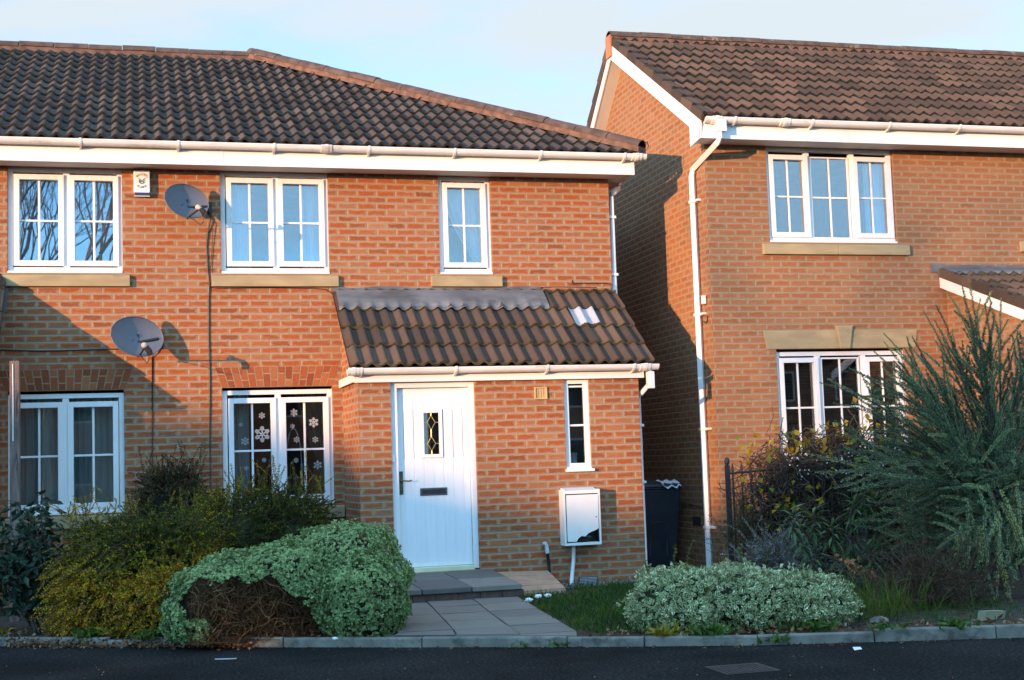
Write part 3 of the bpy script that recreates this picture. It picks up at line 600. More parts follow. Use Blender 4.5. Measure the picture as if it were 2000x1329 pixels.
mb = MB(); mb.box(XB + .05, 15.9, YB + .12, yb_ - .1, 2.8, 3.0); mb.box(XB + .05, 15.9, YB + .12, yb_ - .1, .2, .3); mb.box(XB + .05, 15.9, 1.8, 1.9, .3, BSOF - .02); mb.box(XB + .05, 15.9, YB + .12, yb_ - .1, BSOF - .015, BSOF - .004); mb.box(10.6, 10.7, YB + .12, 1.8, .3, BSOF - .02); mb.build('interior_wall', MT['dark'], B)
w6 = window(B, YB, *W6, [(8.649, 9.048, 4.02, 4.905, 4.46, 'sash'), (9.16, 9.646, 3.968, 4.935, 4.455, 'fixed'), (9.77, 10.169, 4.02, 4.905, 4.46, 'sash')], MT['glass_hi'], sill=(8.438, 10.385, 3.7409 + .0015, 3.7409 + .148, [9.417]))
w7 = window(B, YB, W7[0], W7[1], W7[2], W7[3] - .03, [(8.655, 9.05, 1.385, 2.452, 1.916, 'sash'), (9.172, 9.645, 1.34, 2.492, 1.916, 'fixed'), (9.785, 10.165, 1.385, 2.452, 1.916, 'sash')], MT['glass'], sill=(8.44, 10.38, W7[2] - .149, W7[2] - .002))
mb = MB(); zl0, zl1 = 2.6155, 2.832
mb.prism([(8.432, YB - .012, zl0), (9.40, YB - .012, zl0), (9.365, YB - .012, zl1), (8.394, YB - .012, zl1)], (0, .05, 0)); mb.prism([(9.49, YB - .012, zl0), (10.40, YB - .012, zl0), (10.436, YB - .012, zl1), (9.525, YB - .012, zl1)], (0, .05, 0))
mb.build('stone_lintel', MT['stone'], B, bevel=.003)
mb = MB(); mb.prism([(9.385, YB - .045, zl0 - .004), (9.505, YB - .045, zl0 - .004), (9.553, YB - .045, 2.885), (9.336, YB - .045, 2.885)], (0, .08, 0)); mb.build('keystone', MT['stone'], B, bevel=.006)
# eaves
FYB = YB - .33
mb = MB(); mb.box(BXV + .01, 16.2, FYB + .018, YB, BSOF, BSOF + .012); mb.build('soffit', MT['soffit'], B)
mb = MB(); mb.box(7.79, 16.2, FYB, FYB + .018, BSOF - .01, BSOF + .17); mb.build('fascia', MT['upvc'], B, bevel=.003)
mb = MB(); gutter(mb, 7.60, 16.3, FYB, BSOF + .212, brackets=(7.97, 8.956, 9.972, 10.922, 11.9), unions=(8.605, 7.74)); mb.build('gutter', MT['upvc_dirty'], B)
# bargeboards with boxed foot, soffit strip under the verge
def zf(y): return BEZ + BS * (y - BEY)
def zb(y): return BZR - BSB * (y - BRY)
mb = MB(); t = .21; x0v = BXV - .004
mb.prism([(x0v, BEY + .05, zf(BEY + .05) - .02), (x0v, BRY, BZR - .015), (x0v, BRY, BZR - .015 - t * 1.17), (x0v, YB - .05, zf(YB - .05) - t * 1.17), (x0v, YB - .05, BSOF - .05), (x0v, FYB - .02, BSOF - .015)], (.02, 0, 0))
mb.prism([(x0v, BRY, BZR - .015), (x0v, BYE, zb(BYE) - .015), (x0v, BYE, zb(BYE) - .015 - t * 1.35), (x0v, BRY, BZR - .015 - t * 1.17)], (.02, 0, 0))
mb.box(x0v, 7.79, FYB - .018, FYB + .0, BSOF - .012, BSOF + .168)
mb.build('bargeboard', MT['upvc'], B, bevel=.002)
mb = MB()
mb.prism([(x0v + .02, YB - .02, zf(YB - .02) - t * 1.10), (x0v + .02, BRY, BZR - t * 1.20), (x0v + .02, BRY, BZR - t * 1.20 + .01), (x0v + .02, YB - .02, zf(YB - .02) - t * 1.10 + .01)], (XB - x0v - .02, 0, 0))
mb.prism([(x0v + .02, BRY, BZR - t * 1.20), (x0v + .02, BYE, zb(BYE) - t * 1.38), (x0v + .02, BYE, zb(BYE) - t * 1.38 + .01), (x0v + .02, BRY, BZR - t * 1.20 + .01)], (XB - x0v - .02, 0, 0))
mb.poly([(XB, YB - .33, BSOF), (XB, YB, BSOF), (XB, YB, zf(YB) - .1), (XB, YB - .33, zf(YB - .33) - .1)])
mb.build('verge_soffit', MT['soffit'], B)
mb = MB(); tiles(mb, BXV, 16.3, BEY, BEZ, BS, math.hypot(BRY - BEY, BZR - BEZ), .343, seedoff=11)
tiles(mb, BXV, 16.3, BYE, BEZ, BSB, math.hypot(BYE - BRY, BZR - BEZ), .343, ydir=-1, seg=5, seedoff=23)
rb = mb.build('roof', [MT['tile_b'], MT['tile_lip']], B); smooth_by_mat(rb)
# cloaked verge tiles: a stepped flat cheek on each course
mb = MB(); Lb = math.hypot(1, BS); nC = int(math.ceil(math.hypot(BRY - BEY, BZR - BEZ) / .343))
for c in range(nC):
    s0 = c * .343; s1 = min(s0 + .343, math.hypot(BRY - BEY, BZR - BEZ))
    P = lambda s, h: (BEY + s / Lb - h * BS / Lb, BEZ + s * BS / Lb + h / Lb)
    q = [P(s0, -.035), P(s1, -.035), P(s1, .045), P(s0, .072)]
    mb.prism([(BXV - .012, *p) for p in q], (.03, 0, 0), 0, random.random()); q2 = [P(s0, .040), P(s1, .015), P(s1, .047), P(s0, .074)]
    mb.prism([(BXV + .018, *p) for p in q2], (.10, 0, 0), 0, random.random())
Lr = math.hypot(1, BSB); nC = int(math.ceil(math.hypot(BYE - BRY, BZR - BEZ) / .343))
for c in range(nC):
    s0 = c * .343; s1 = s0 + .343; P = lambda s, h: (BYE - s / Lr + h * BSB / Lr, BEZ + s * BSB / Lr + h / Lr)
    q = [P(s0, -.09), P(min(s1, math.hypot(BYE - BRY, BZR - BEZ)), -.09), P(min(s1, math.hypot(BYE - BRY, BZR - BEZ)), .045), P(s0, .07)]
    mb.prism([(BXV - .012, *p) for p in q], (.03, 0, 0), 0, random.random())
mb.build('verge_tile', MT['tile_b'], B)
mb = MB(); capping(mb, (BXV - .02, BRY, BZR + .04), (16.3, BRY, BZR + .04), .12); mb.prism([(BXV - .005, BRY - .125, BZR - .06), (BXV - .005, BRY + .125, BZR - .08), (BXV - .005, BRY + .1, BZR + .04), (BXV - .005, BRY - .1, BZR + .04)], (8.7, 0, 0), 1)
mb.box(BXV - .028, BXV - .006, BRY - .10, BRY + .10, BZR - .24, BZR + .06, 2)
mb.build('ridge_cap', [MT['lichen'], MT['mortar'], simple('terracotta_end', (.42, .17, .09), .85, .15)], B)
# square downpipe: outlet, raking offset back to the gable wall, long drop
def sqpipe(mb, path, w=.033):
    mb.tube(path, w * 1.35, 4)
dp = MB(); dp.box(7.735, 7.85, FYB - .125, FYB - .01, BSOF + .05, BSOF + .19)
sqpipe(dp, [(7.785, FYB - .07, BSOF + .10), (7.785, FYB - .07, BSOF - .02), (7.77, FYB - .03, BSOF - .06), (7.72, -.39, 4.82), (7.705, -.385, 4.73), (7.705, -.385, .0)])
d = dp.build('downpipe', MT['upvc'], B, bevel=.006)
for z in (4.42, 3.06, 1.70, .55):
    c = MB(); c.box(7.66, 7.752, -.43, -.34, z - .018, z + .018); c.box(7.70, 7.752, -.52, -.43, z - .012, z + .014); c.build('pipe_clip', MT['upvc'], d, bevel=.004)
mb = MB(); mb.box(XB - .06, XB - .02, -.57, -.52, 3.17, 3.27); mb.tube([(XB - .01, -.50, 3.25), (XB - .05, -.49, 3.25), (XB - .05, -.46, 3.245)], .006, 6, 1); mb.tube([(XB - .01, -.50, 3.18), (XB - .05, -.49, 3.18)], .006, 6, 1); mb.build('outside_tap_box', [MT['white_gloss'], MT['black']], B)
mb = MB(); mb.tube([(XB - .008, -.43, 2.98), (XB - .012, -.50, 2.95), (XB - .012, -.55, 2.96), (XB - .012, -.58, 3.03)], .006, 6); mb.build('wall_hook', MT['black'], B)
mb = MB(); mb.box(XB - .004, XB, -.06, .18, .55, .66); mb.build('air_brick', MT['black'], B)
mb = MB(); mb.tube([(XB - .012, .9, .87), (XB - .012, -.3, .76)], .008, 6); mb.build('wall_cable', MT['black'], B)
# porch of house B, side-on to us
_, bpr, bye, bze = porch(B, 10.881, 14.5, YB, -3.3, MT['brick_b'], .115, .36, [], MT['tile_b'], 10.80, 14.6, 1, seedoff=31)
mb = MB(); s_ = .36; zz = lambda y: bze + s_ * (y - bye)
mb.prism([(10.79, bye + .05, zz(bye + .05) - .04), (10.79, YB - .005, zz(YB) - .04), (10.79, YB - .005, zz(YB) - .185), (10.79, bye + .05, zz(bye + .05) - .18)], (.03, 0, 0)); mb.build('porch_bargeboard', MT['upvc'], B, bevel=.002)
mb = MB(); Lp = math.hypot(1, s_)
for c in range(8):
    s0 = c * .372; s1 = min(s0 + .372, (YB - bye) * Lp); P = lambda s, h: (bye + s / Lp - h * s_ / Lp, bze + s * s_ / Lp + h / Lp)
    q = [P(s0, -.05), P(s1, -.05), P(s1, .05), P(s0, .078)]; mb.prism([(10.785, *p) for p in q], (.03, 0, 0), 0, random.random())
mb.build('verge_tile', MT['tile_b'], B)
mb = MB(); mb.grid(apron(10.80, 14.5, (YB - bye) * Lp - .24, (YB - bye) * Lp - .01, bye, bze, s_, .006, 120)); zt2 = zz(YB) + .02
mb.grid([[(10.68 + 3.8 * i / 20, YB - .008 - .01 * (1 - j), zt2 - .03 + .11 * j + (.02 if i == 0 else 0)) for i in range(21)] for j in range(2)]); mb.poly([(10.67, YB - .008, zt2 + .09), (10.83, YB - .012, zt2 + .09), (10.86, YB - .03, zt2 - .11), (10.80, YB - .02, zt2 - .08)])
mb.build('lead_flashing', MT['lead'], B, smooth=True)
mb = MB(); mb.box(11.96, 12.3, YB - .04, YB + .0, 3.80, 3.93); mb.build('stone_sill', MT['stone'], B)
mb = MB(); mb.box(3, 3.001, 9, 9.001, 0, .001)

# ==================================================================== things fixed to or standing by the walls
def text_shape(body, size):
    cu = bpy.data.curves.new('t', 'FONT'); cu.body = body; cu.size = size; cu.align_x = 'CENTER'; ob = bpy.data.objects.new('t', cu); COL.objects.link(ob)
    me = bpy.data.meshes.new_from_object(ob.evaluated_get(bpy.context.evaluated_depsgraph_get())); vs = [tuple(v.co) for v in me.vertices]; fs = [tuple(p.vertices) for p in me.polygons]
    bpy.data.objects.remove(ob); bpy.data.curves.remove(cu); bpy.data.meshes.remove(me); return vs, fs
def arc_text(mb, word, xc, y, zc, rad, spread, size, top=True, m=0):
    n = len(word)
    for i, ch in enumerate(word):
        a = (i - (n - 1) / 2) / (n - 1) * spread; vs, fs = text_shape(ch, size)
        out = []
        for px, pz, _ in vs:
            if top: r_, th = rad + pz, a; out.append((xc + r_ * math.sin(th) + px * math.cos(th), y, zc + r_ * math.cos(th) - px * math.sin(th)))
            else: r_ = rad - pz + size * .35; th = a; out.append((xc + r_ * math.sin(th) + px * math.cos(th), y, zc - r_ * math.cos(th) + px * math.sin(th)))
        mb._add(out, fs, m)
AL = thing('alarm_box', (1.328, 0, 4.44), 'white burglar alarm box with round dog emblem, under the eaves', 'alarm box')
mb = MB(); mb.prism([(1.242, -.07, 4.475), (1.414, -.07, 4.475), (1.414, -.066, 4.724), (1.242, -.066, 4.724)], (0, .07, 0)); mb.build('cover', MT['white_gloss'], AL, bevel=.008)
mb = MB(); mb.box(1.25, 1.407, -.066, -.004, 4.443, 4.476); mb.build('strobe_lens', MT['navy'], AL, bevel=.004)
mb = MB(); mb.box(1.244, 1.413, -.06, 0, 4.436, 4.4435); mb.build('back_tray', MT['white_gloss'], AL)
mb = MB(); yt = -.0745; arc_text(mb, 'BULLDOG', 1.328, yt, 4.612, .058, 1.75, .034); arc_text(mb, 'ALARMS', 1.328, yt, 4.602, .066, 1.35, .034, top=False)
def blob(pts, c, s): mb.poly([(c[0] + x * s, yt, c[1] + z * s) for x, z in pts])
c0 = (1.328, 4.609)
blob([(-.032, .016), (-.036, .030), (-.022, .024)], c0, 1); blob([(.022, .024), (.036, .030), (.032, .016)], c0, 1)
blob([(-.030, .010), (-.014, .014), (-.010, .004), (-.022, -.002), (-.034, -.004)], c0, 1); blob([(.030, .010), (.014, .016), (.008, .006), (.020, .000), (.034, -.002)], c0, 1)
blob([(-.009, .002), (.009, .002), (.006, -.007), (-.006, -.007)], c0, 1)
blob([(-.034, -.010), (-.018, -.006), (-.003, -.012), (-.012, -.022), (-.028, -.026)], c0, 1); blob([(.003, -.012), (.018, -.008), (.032, -.014), (.024, -.026), (.010, -.022)], c0, 1)
blob([(-.022, -.030), (.020, -.029), (.012, -.036), (-.014, -.037)], c0, 1)
mb.build('emblem', MT['ink'], AL)

def dish(label, mount, centre, rx, rz, look, arm_to, hatch=0):
    """elliptical offset dish on a wall bracket, with arm and LNB; look = the way its face points"""
    c = np.array(centre, float); T = thing('satellite_dish', mount, label, 'satellite dish', 'satellite dishes on the brick wall')
    n = np.array(look, float); n /= np.linalg.norm(n); u = np.cross(n, (0, 0, 1)); u /= np.linalg.norm(u); w = np.cross(u, n); mb = MB(); rows = []; nr = 8; na = 40
    for back in (0, 1):
        rows = []
        for i in range(nr + 1):
            r_ = i / nr; row = []
            for k in range(na + 1):
                th = 2 * math.pi * k / na; p = c + u * (rx * r_ * math.cos(th)) + w * (rz * r_ * math.sin(th)) - n * (.055 * (1 - r_ * r_) + back * .006)
                row.append(p)
            rows.append(row)
        mb.grid(rows)
    rim = [c + u * (rx * math.cos(2 * math.pi * k / 48)) + w * (rz * math.sin(2 * math.pi * k / 48)) for k in range(49)]; mb.tube(rim, .006, 6)
    mb.build('reflector', MT['dish'], T, smooth=True)
    m_ = np.array(mount); mb = MB(); mb.box(m_[0] - .04, m_[0] + .04, -.012, 0, m_[2] - .09, m_[2] + .09); b = c - n * .075
    mb.tube([m_ + (0, -.01, 0), m_ + (0, -.10, .0), (m_[0] - .02, -.16, m_[2] + .01), b + w * -.05], .018, 8); mb.box(b[0] - .05, b[0] + .05, b[1] - .0, b[1] + .03, b[2] - .06, b[2] + .05); mb.build('wall_bracket', MT['black'], T)
    foot = c - w * rz * .92 - n * .01; e = np.array(arm_to, float); mb = MB(); mb.tube([foot - n * .04, foot + n * .02, foot * .4 + e * .6, e], .011, 6); mb.build('feed_arm', MT['black'], T)
    d = c - w * .02 - e; d /= np.linalg.norm(d); mb = MB(); mb.tube([e - d * .02, e + d * .045, e + d * .05, e + d * .075], [.018, .018, .030, .030], 12, 1); mb.tube([e - d * .02, e - d * .02 + np.array((.035, .0, -.045)), e - d * .01 + np.array((.05, 0, -.09))], [.030, .032, .028], 4, 0)
    mb.build('receiver', [MT['black'], simple('lnb_cap', (.45, .40, .34), .6)], T)
    mb = MB(); lo = e + np.array((.04, .0, -.09))
    mb.tube([lo, lo + np.array((-.01, .01, -.06)), lo * .75 + foot * .25 + np.array((0, 0, -.09)), lo * .4 + foot * .6 + np.array((0, 0, -.04)), foot + np.array((.01, 0, -.01))], .004, 5); mb.build('lead_wire', MT['black'], T)
    for sx in (-.035, .035):
        mb = MB(); p = c + u * sx - w * .03 - n * .047; mb.tube([p, p + n * .006], .006, 8); mb.build('bolt', MT['black'], T)
    return T
dish('upper grey satellite dish beside the white alarm box', (2.04, 0, 4.30), (1.80, -.27, 4.352), .262, .205, (.42, -.86, .28), (1.925, -.66, 4.20))
dish('lower grey satellite dish above the ground-floor windows', (1.50, 0, 2.84), (1.265, -.28, 2.868), .300, .228, (.42, -.86, .28), (1.345, -.70, 2.72))

def cable(name, label, pts, r=.006): return tag(MB().tube(pts, r, 6).build(name, MT['black'], smooth=True), label, 'cable', 'black cables clipped to the brick wall')
cable('wall_cable', 'long black cable running down from the upper dish past the window', [(2.04, -.02, 4.28), (2.06, -.03, 4.18), (2.035, -.012, 4.05), (2.02, -.009, 3.9), (2.03, -.009, 3.62), (2.045, -.009, 3.48), (2.035, -.009, 3.3), (2.03, -.009, 2.9), (2.034, -.009, 2.4), (2.026, -.009, 1.9), (2.024, -.009, .9)], .0085)
cable('wall_cable', 'thin second cable loosely hanging beside the long one below the upper dish', [(2.05, -.02, 4.28), (2.085, -.03, 4.15), (2.08, -.012, 3.9), (2.06, -.012, 3.68), (2.05, -.02, 3.6)], .004)
cable('wall_cable', 'black cable dropping straight down from the lower dish', [(1.50, -.02, 2.80), (1.45, -.03, 2.72), (1.42, -.009, 2.66), (1.415, -.009, 2.0), (1.405, -.009, .9)], .007)
cable('wall_cable', 'black cable running level from the left edge to the lower dish', [(-2, -.009, 2.77), (-.15, -.009, 2.76), (.3, -.009, 2.745), (.844, -.009, 2.755), (1.3, -.01, 2.76), (1.47, -.02, 2.80)], .0065)
cable('wall_cable', 'thin cable sagging under the middle sill to the lead flashing', [(2.045, -.009, 3.44), (2.12, -.012, 3.425), (2.7, -.012, 3.43), (3.2, -.012, 3.425), (3.33, -.012, 3.41), (3.42, -.012, 3.35)], .004)
cable('wall_cable', 'short hooked wire by the white corner pipe above the porch roof', [(6.27, -.009, 3.52), (6.27, -.012, 3.49), (6.28, -.012, 3.475), (6.33, -.012, 3.485), (6.70, -.012, 3.487), (6.75, -.02, 3.47), (6.755, -.02, 3.38)], .005)

ME = thing('meter_box', (5.88, PY, .47), 'white meter box with broken lower corner, below the narrow porch window', 'meter box')
mb = MB(); y0, y1 = PY - .17, PY; X0, X1, Z0, Z1 = 5.672, 6.088, .472, 1.07
mb.box(X0, X0 + .022, y0, y1, Z0, Z1); mb.box(X1 - .022, X1, y0, y1, Z0, Z1); mb.box(X0 + .022, X1 - .022, y0, y1, Z0, Z0 + .03); mb.prism([(X0 + .022, y0, Z1 - .045), (X0 + .022, y0, Z1 - .01), (X0 + .022, y1, Z1 + .02), (X0 + .022, y1, Z1 - .045)], (X1 - X0 - .044, 0, 0)); mb.box(X0 + .022, X1 - .022, y1 - .02, y1, Z0 + .03, Z1 - .045)
mb.build('case', MT['white_gloss'], ME, bevel=.004)
mb = MB(); mb.box(X0 + .023, X1 - .023, y1 - .024, y1 - .0205, Z0 + .031, Z1 - .046); mb.box(X1 - .026, X1 - .0225, y0 + .01, y1 - .025, Z0 + .031, Z1 - .046); mb.build('shade_panel', MT['black'], ME)  # black sheets added so the inside of the case looks shaded
mb = MB(); e = [(X0 + .03, Z0 + .045), (X0 + .13, Z0 + .04), (X0 + .15, Z0 + .075), (X0 + .185, Z0 + .10), (X0 + .23, Z0 + .095), (X0 + .27, Z0 + .13), (X0 + .31, Z0 + .145), (X0 + .345, Z0 + .155), (X1 - .03, Z0 + .175), (X1 - .03, Z0 + .255), (X1 - .026, Z1 - .055), (X0 + .03, Z1 - .055)]
mb.prism([(a, y0 - .006, b) for a, b in e], (0, .006, 0)); mb.build('cover_door', MT['white_gloss'], ME)
mb = MB(); mb.tube([(X1 - .055, y0 - .009, Z0 + .30), (X1 - .055, y0 - .005, Z0 + .30)], .007, 8); mb.build('lock', MT['black'], ME)
mb = MB(); mb.ell((X0 + .2, y0 + .09, Z0 + .075), (.13, .05, .05), 12, 8, jit=.12); mb.tube([(X0 + .1, y0 + .03, Z0 + .06), (X0 + .2, y0 + .02, Z0 + .10), (X0 + .3, y0 + .03, Z0 + .08)], .018, 6); mb.build('cable_bundle', MT['black'], ME)
mb = MB(); mb.tube([(X0 + .125, PY - .08, Z0 + .005), (X0 + .115, PY - .08, .3), (X0 + .075, PY - .08, .02)], .021, 10); mb.build('service_pipe', MT['upvc_dirty'], ME, smooth=True)
T_ = thing('waste_pipe', (5.50, PY, .15), 'black plastic waste pipe on the porch wall beside the terracotta ramp', 'pipe')
mb = MB(); mb.tube([(5.49, PY + .01, .50), (5.49, PY - .05, .505), (5.495, PY - .06, .48), (5.505, PY - .06, .40)], .022, 10); mb.build('elbow', MT['galv'], T_, smooth=True)
mb = MB(); mb.tube([(5.503, PY - .06, .42), (5.517, PY - .06, .24), (5.515, PY - .062, .20), (5.49, PY - .07, .165), (5.46, PY - .08, .155)], .018, 10); mb.build('pipe', MT['black'], T_, smooth=True)

# curtains and window decorations
MT['net_fill'] = simple('fill_net', (.30, .33, .35), .9, .1)  # cloth added behind the panes to lift the black tree reflections
curtain('curtain', 'added net sheet lifting the dark reflections in the left upstairs window', .22, -.03, 1.08, 3.62, 4.72, MT['net_fill'], 14, .012)
curtain('curtain', 'pale curtain on the left side of the middle upstairs window', .20, 2.25, 2.52, 3.62, 4.72, MT['fabric_white'], 4, group='pale curtains upstairs')
curtain('curtain', 'pale curtain on the right side of the middle upstairs window', .20, 3.10, 3.33, 3.62, 4.72, MT['fabric_white'], 3, group='pale curtains upstairs')
curtain('curtain', 'white curtain swept to one side in the narrow upstairs window', .20, 4.74, 5.24, 3.62, 4.72, MT['fabric_white'], 6, tie=(3.80, 1, .28))
curtain('curtain', 'closed grey-green curtain, left half of the lower left window', .22, -.02, .53, .95, 2.28, MT['fabric_grey'], 8, .022, group='closed grey curtains')
curtain('curtain', 'closed grey-green curtain, right half of the lower left window', .23, .52, 1.07, .95, 2.28, MT['fabric_grey'], 8, .022, group='closed grey curtains')
curtain('curtain', 'grey curtain drawn back left inside the snowflake window', .25, 2.21, 2.47, .95, 2.25, MT['fabric_grey'], 5, .02)
curtain('curtain', 'brownish curtain tied to the right inside the snowflake window', .25, 2.98, 3.34, .95, 2.25, MT['fabric_brown'], 7, .02, tie=(1.5, 1, .3))
mb = MB()
for i in range(30):
    z = 1.36 + i * .039; mb.prism([(8.62, YB + .20, z), (8.62, YB + .215, z + .034), (8.62, YB + .217, z + .034), (8.62, YB + .202, z)], (1.58, 0, 0))
tag(mb.build('venetian_blind', MT['blind']), 'dark slatted blind inside the lower window of the right-hand house', 'blind')
curtain('curtain', 'net curtain at the right side of the three-light upstairs window', YB + .18, 9.93, 10.2, 3.95, 4.98, MT['fabric_white'], 6, .015)
MT['sticker'] = simple('sticker_white', (.50, .52, .55), .8, .1)
def flake(label, x, z, r, ornate=False, y=.0745):
    mb = MB()
    def bar(p, q, w):
        p, q = np.array(p), np.array(q); d = (q - p) / np.linalg.norm(q - p); n = np.array((-d[1], d[0])) * w
        mb.prism([(x + a[0], y, z + a[1]) for a in (p - n, q - n, q + n, p + n)], (0, .0012, 0))
    for k in range(6):
        a = math.pi / 6 + k * math.pi / 3; d = np.array((math.cos(a), math.sin(a))); n = np.array((-d[1], d[0]))
        bar((0, 0), d * r, r * .075)
        for q, l in ((.45, .3), (.72, .22)):
            for s in (-1, 1): bar(d * r * q, d * r * (q + l * .6) + n * s * r * l, r * .05)
        if ornate:
            ring = [d * r * .78 + r * .2 * np.array((math.cos(t), math.sin(t))) for t in np.linspace(0, 2 * math.pi, 11)]
            for p, q in zip(ring[:-1], ring[1:]): bar(p, q, r * .05)
        else:
            bar(d * r * .25 - n * r * .0, d * r * .6 + n * r * .16, r * .06); bar(d * r * .25, d * r * .6 - n * r * .16, r * .06)
    tag(mb.build('snowflake_sticker', MT['sticker']), label, 'window sticker', 'snowflakes stuck on the lower window')
for lab, x, z, r, o in [('largest lacy snowflake sticker, right of the first glazing bar', 2.60, 1.792, .088, True), ('star snowflake sticker above the largest lacy one', 2.60, 2.00, .037, False), ('tiny snowflake sticker high in the leftmost pane', 2.365, 1.905, .024, False),
        ('snowflake sticker low in the leftmost upper pane', 2.41, 1.72, .045, False), ('star snowflake sticker at the top of the right-hand casement', 2.955, 2.025, .044, False), ('medium ringed snowflake sticker in the rightmost upper pane', 3.175, 1.91, .056, True),
        ('small snowflake sticker on the candle arch peak', 2.935, 1.872, .028, False), ('small snowflake sticker by the candle arch foot', 2.98, 1.72, .036, False), ('thin snowflake sticker above the bar in the rightmost pane', 3.19, 1.715, .036, False),
        ('small snowflake sticker just under the bar in the second pane', 2.615, 1.505, .026, False), ('faint snowflake sticker at the bottom of the leftmost pane', 2.42, 1.42, .026, False), ('snowflake sticker below the bar in the third pane', 2.97, 1.49, .03, False), ('six-pointed snowflake sticker in the rightmost lower pane', 3.21, 1.43, .05, False)]:
    flake(lab, x, z, r, o)
CA = thing('candle_arch', (2.95, .16, 1.02), 'white candle arch standing inside the snowflake window', 'candle arch')
mb = MB(); mb.tube([(2.87 + .085 * (1 - math.cos(t)) - .0, .16, 1.45 + .40 * math.sin(t)) for t in np.linspace(0, math.pi, 13)], .007, 6); mb.build('arch', MT['white_gloss'], CA, smooth=True)
mb = MB(); mb.box(2.84, 3.07, .13, .19, 1.02, 1.05); mb.box(2.865, 2.885, .15, .17, 1.05, 1.45); mb.box(3.03, 3.05, .15, .17, 1.05, 1.45); mb.build('stand', MT['white_gloss'], CA)
PO = thing('potted_plant', (5.90, PY + .16, 1.31), 'small plant in a white pot inside the narrow porch window', 'potted plant')
mb = MB(); mb.tube([(5.895, PY + .16, 1.30), (5.895, PY + .16, 1.47)], [.045, .058], 14); mb.build('pot', MT['white_gloss'], PO, smooth=True)

# ==================================================================== ground
KERB = [(-9, 2.2), (-4.0, -.70), (.05, -3.05), (2.13, -4.30), (3.96, -5.33), (5.50, -6.10), (7.46, -6.70), (10.5, -7.5), (17, -8.6)]
def kerb_y(x):
    for (a, b), (c, d) in zip(KERB[:-1], KERB[1:]):
        if x <= c: return b + (d - b) * (x - a) / (c - a)
    return KERB[-1][1]
def asphalt():
    m, nt, b, L = newmat('asphalt'); tc = N(nt, 'ShaderNodeTexCoord')
    n = N(nt, 'ShaderNodeTexNoise'); n.inputs['Scale'].default_value = 42; n.inputs['Detail'].default_value = 9; n.inputs['Roughness'].default_value = .72; L(tc.outputs['Object'], n.inputs[0])
    r = ramp(nt, [(.34, (.004, .004, .0045)), (.50, (.013, .013, .013)), (.62, (.040, .039, .038)), (.70, (.10, .098, .094))]); L(n.outputs[0], r.inputs[0])
    n2 = N(nt, 'ShaderNodeTexNoise'); n2.inputs['Scale'].default_value = 1.1; n2.inputs['Detail'].default_value = 5; L(tc.outputs['Object'], n2.inputs[0])
    mr = N(nt, 'ShaderNodeMapRange'); mr.inputs[1].default_value = .3; mr.inputs[2].default_value = .75; mr.inputs[3].default_value = .5; mr.inputs[4].default_value = 1.5; L(n2.outputs[0], mr.inputs[0])
    s = N(nt, 'ShaderNodeVectorMath', operation='SCALE'); L(r.outputs[0], s.inputs[0]); L(mr.outputs[0], s.inputs[3]); L(s.outputs[0], b.inputs['Base Color']); b.inputs['Roughness'].default_value = 1; b.inputs['Specular IOR Level'].default_value = .08
    v = N(nt, 'ShaderNodeTexVoronoi'); v.inputs['Scale'].default_value = 110; L(tc.outputs['Object'], v.inputs[0]); bp = N(nt, 'ShaderNodeBump'); bp.inputs['Strength'].default_value = .5; bp.inputs['Distance'].default_value = .006; L(v.outputs[0], bp.inputs['Height']); L(bp.outputs[0], b.inputs['Normal'])
    return m
mb = MB(); mb.poly([(-900, -900, 0), (900, -900, 0), (900, 900, 0), (-900, 900, 0)]); tag(mb.build('road', asphalt()), kind='structure')
soil = simple('garden_soil', (.045, .032, .022), .95, .4, 9, 1.0, 40, dirt=(.11, .055, .03), dlo=.58, dhi=.72)
mb = MB(); xs = np.linspace(-9, 17, 80); rows = []
for j in range(26):
    rows.append([(x, kerb_y(x) + .05 + (9.5 - kerb_y(x)) * (j / 25) ** 1.5, .045 + .02 * math.sin(3 * x + j) * math.sin(2.1 * j + x)) for x in xs])
mb.grid(rows); tag(mb.build('garden_ground', soil, smooth=True), kind='structure')
# concrete edging, cut into lengths
mb = MB()
L_ = 0; px_ = KERB[0][0]
cuts = [-9, -7.6, -6.2, -4.9, -3.6, -2.3, -1.1, .25, 1.0, 1.35, 2.35, 3.35, 4.35, 4.87, 5.62, 6.43, 7.27, 8.2, 9.3, 10.4, 11.7, 13, 15, 17]
for i, (a, b) in enumerate(zip(cuts[:-1], cuts[1:])):
    pa, pb = np.array((a + .004, kerb_y(a))), np.array((b - .004, kerb_y(b))); d = (pb - pa) / np.linalg.norm(pb - pa); n = np.array((-d[1], d[0])); h = .075 + random.uniform(-.006, .006) + (.014 if i in (15, 16) else 0)
    if i == 8: h = .05
    q = [pa, pb, pb + n * .06, pa + n * .06]; r_ = .010
    mb._add([(q[0][0], q[0][1], -.05), (q[1][0], q[1][1], -.05), (q[1][0], q[1][1], h - r_), (q[0][0], q[0][1], h - r_), *[(p[0], p[1], h) for p in (q[0] + n * r_, q[1] + n * r_, q[2], q[3])], (q[2][0], q[2][1], -.05), (q[3][0], q[3][1], -.05)],
            [(0, 1, 2, 3), (3, 2, 5, 4), (4, 5, 6, 7), (7, 6, 8, 9), (0, 3, 4, 7, 9), (1, 8, 6, 5, 2)])
tag(mb.build('kerb', MT['kerb'], bevel=.006), kind='structure')
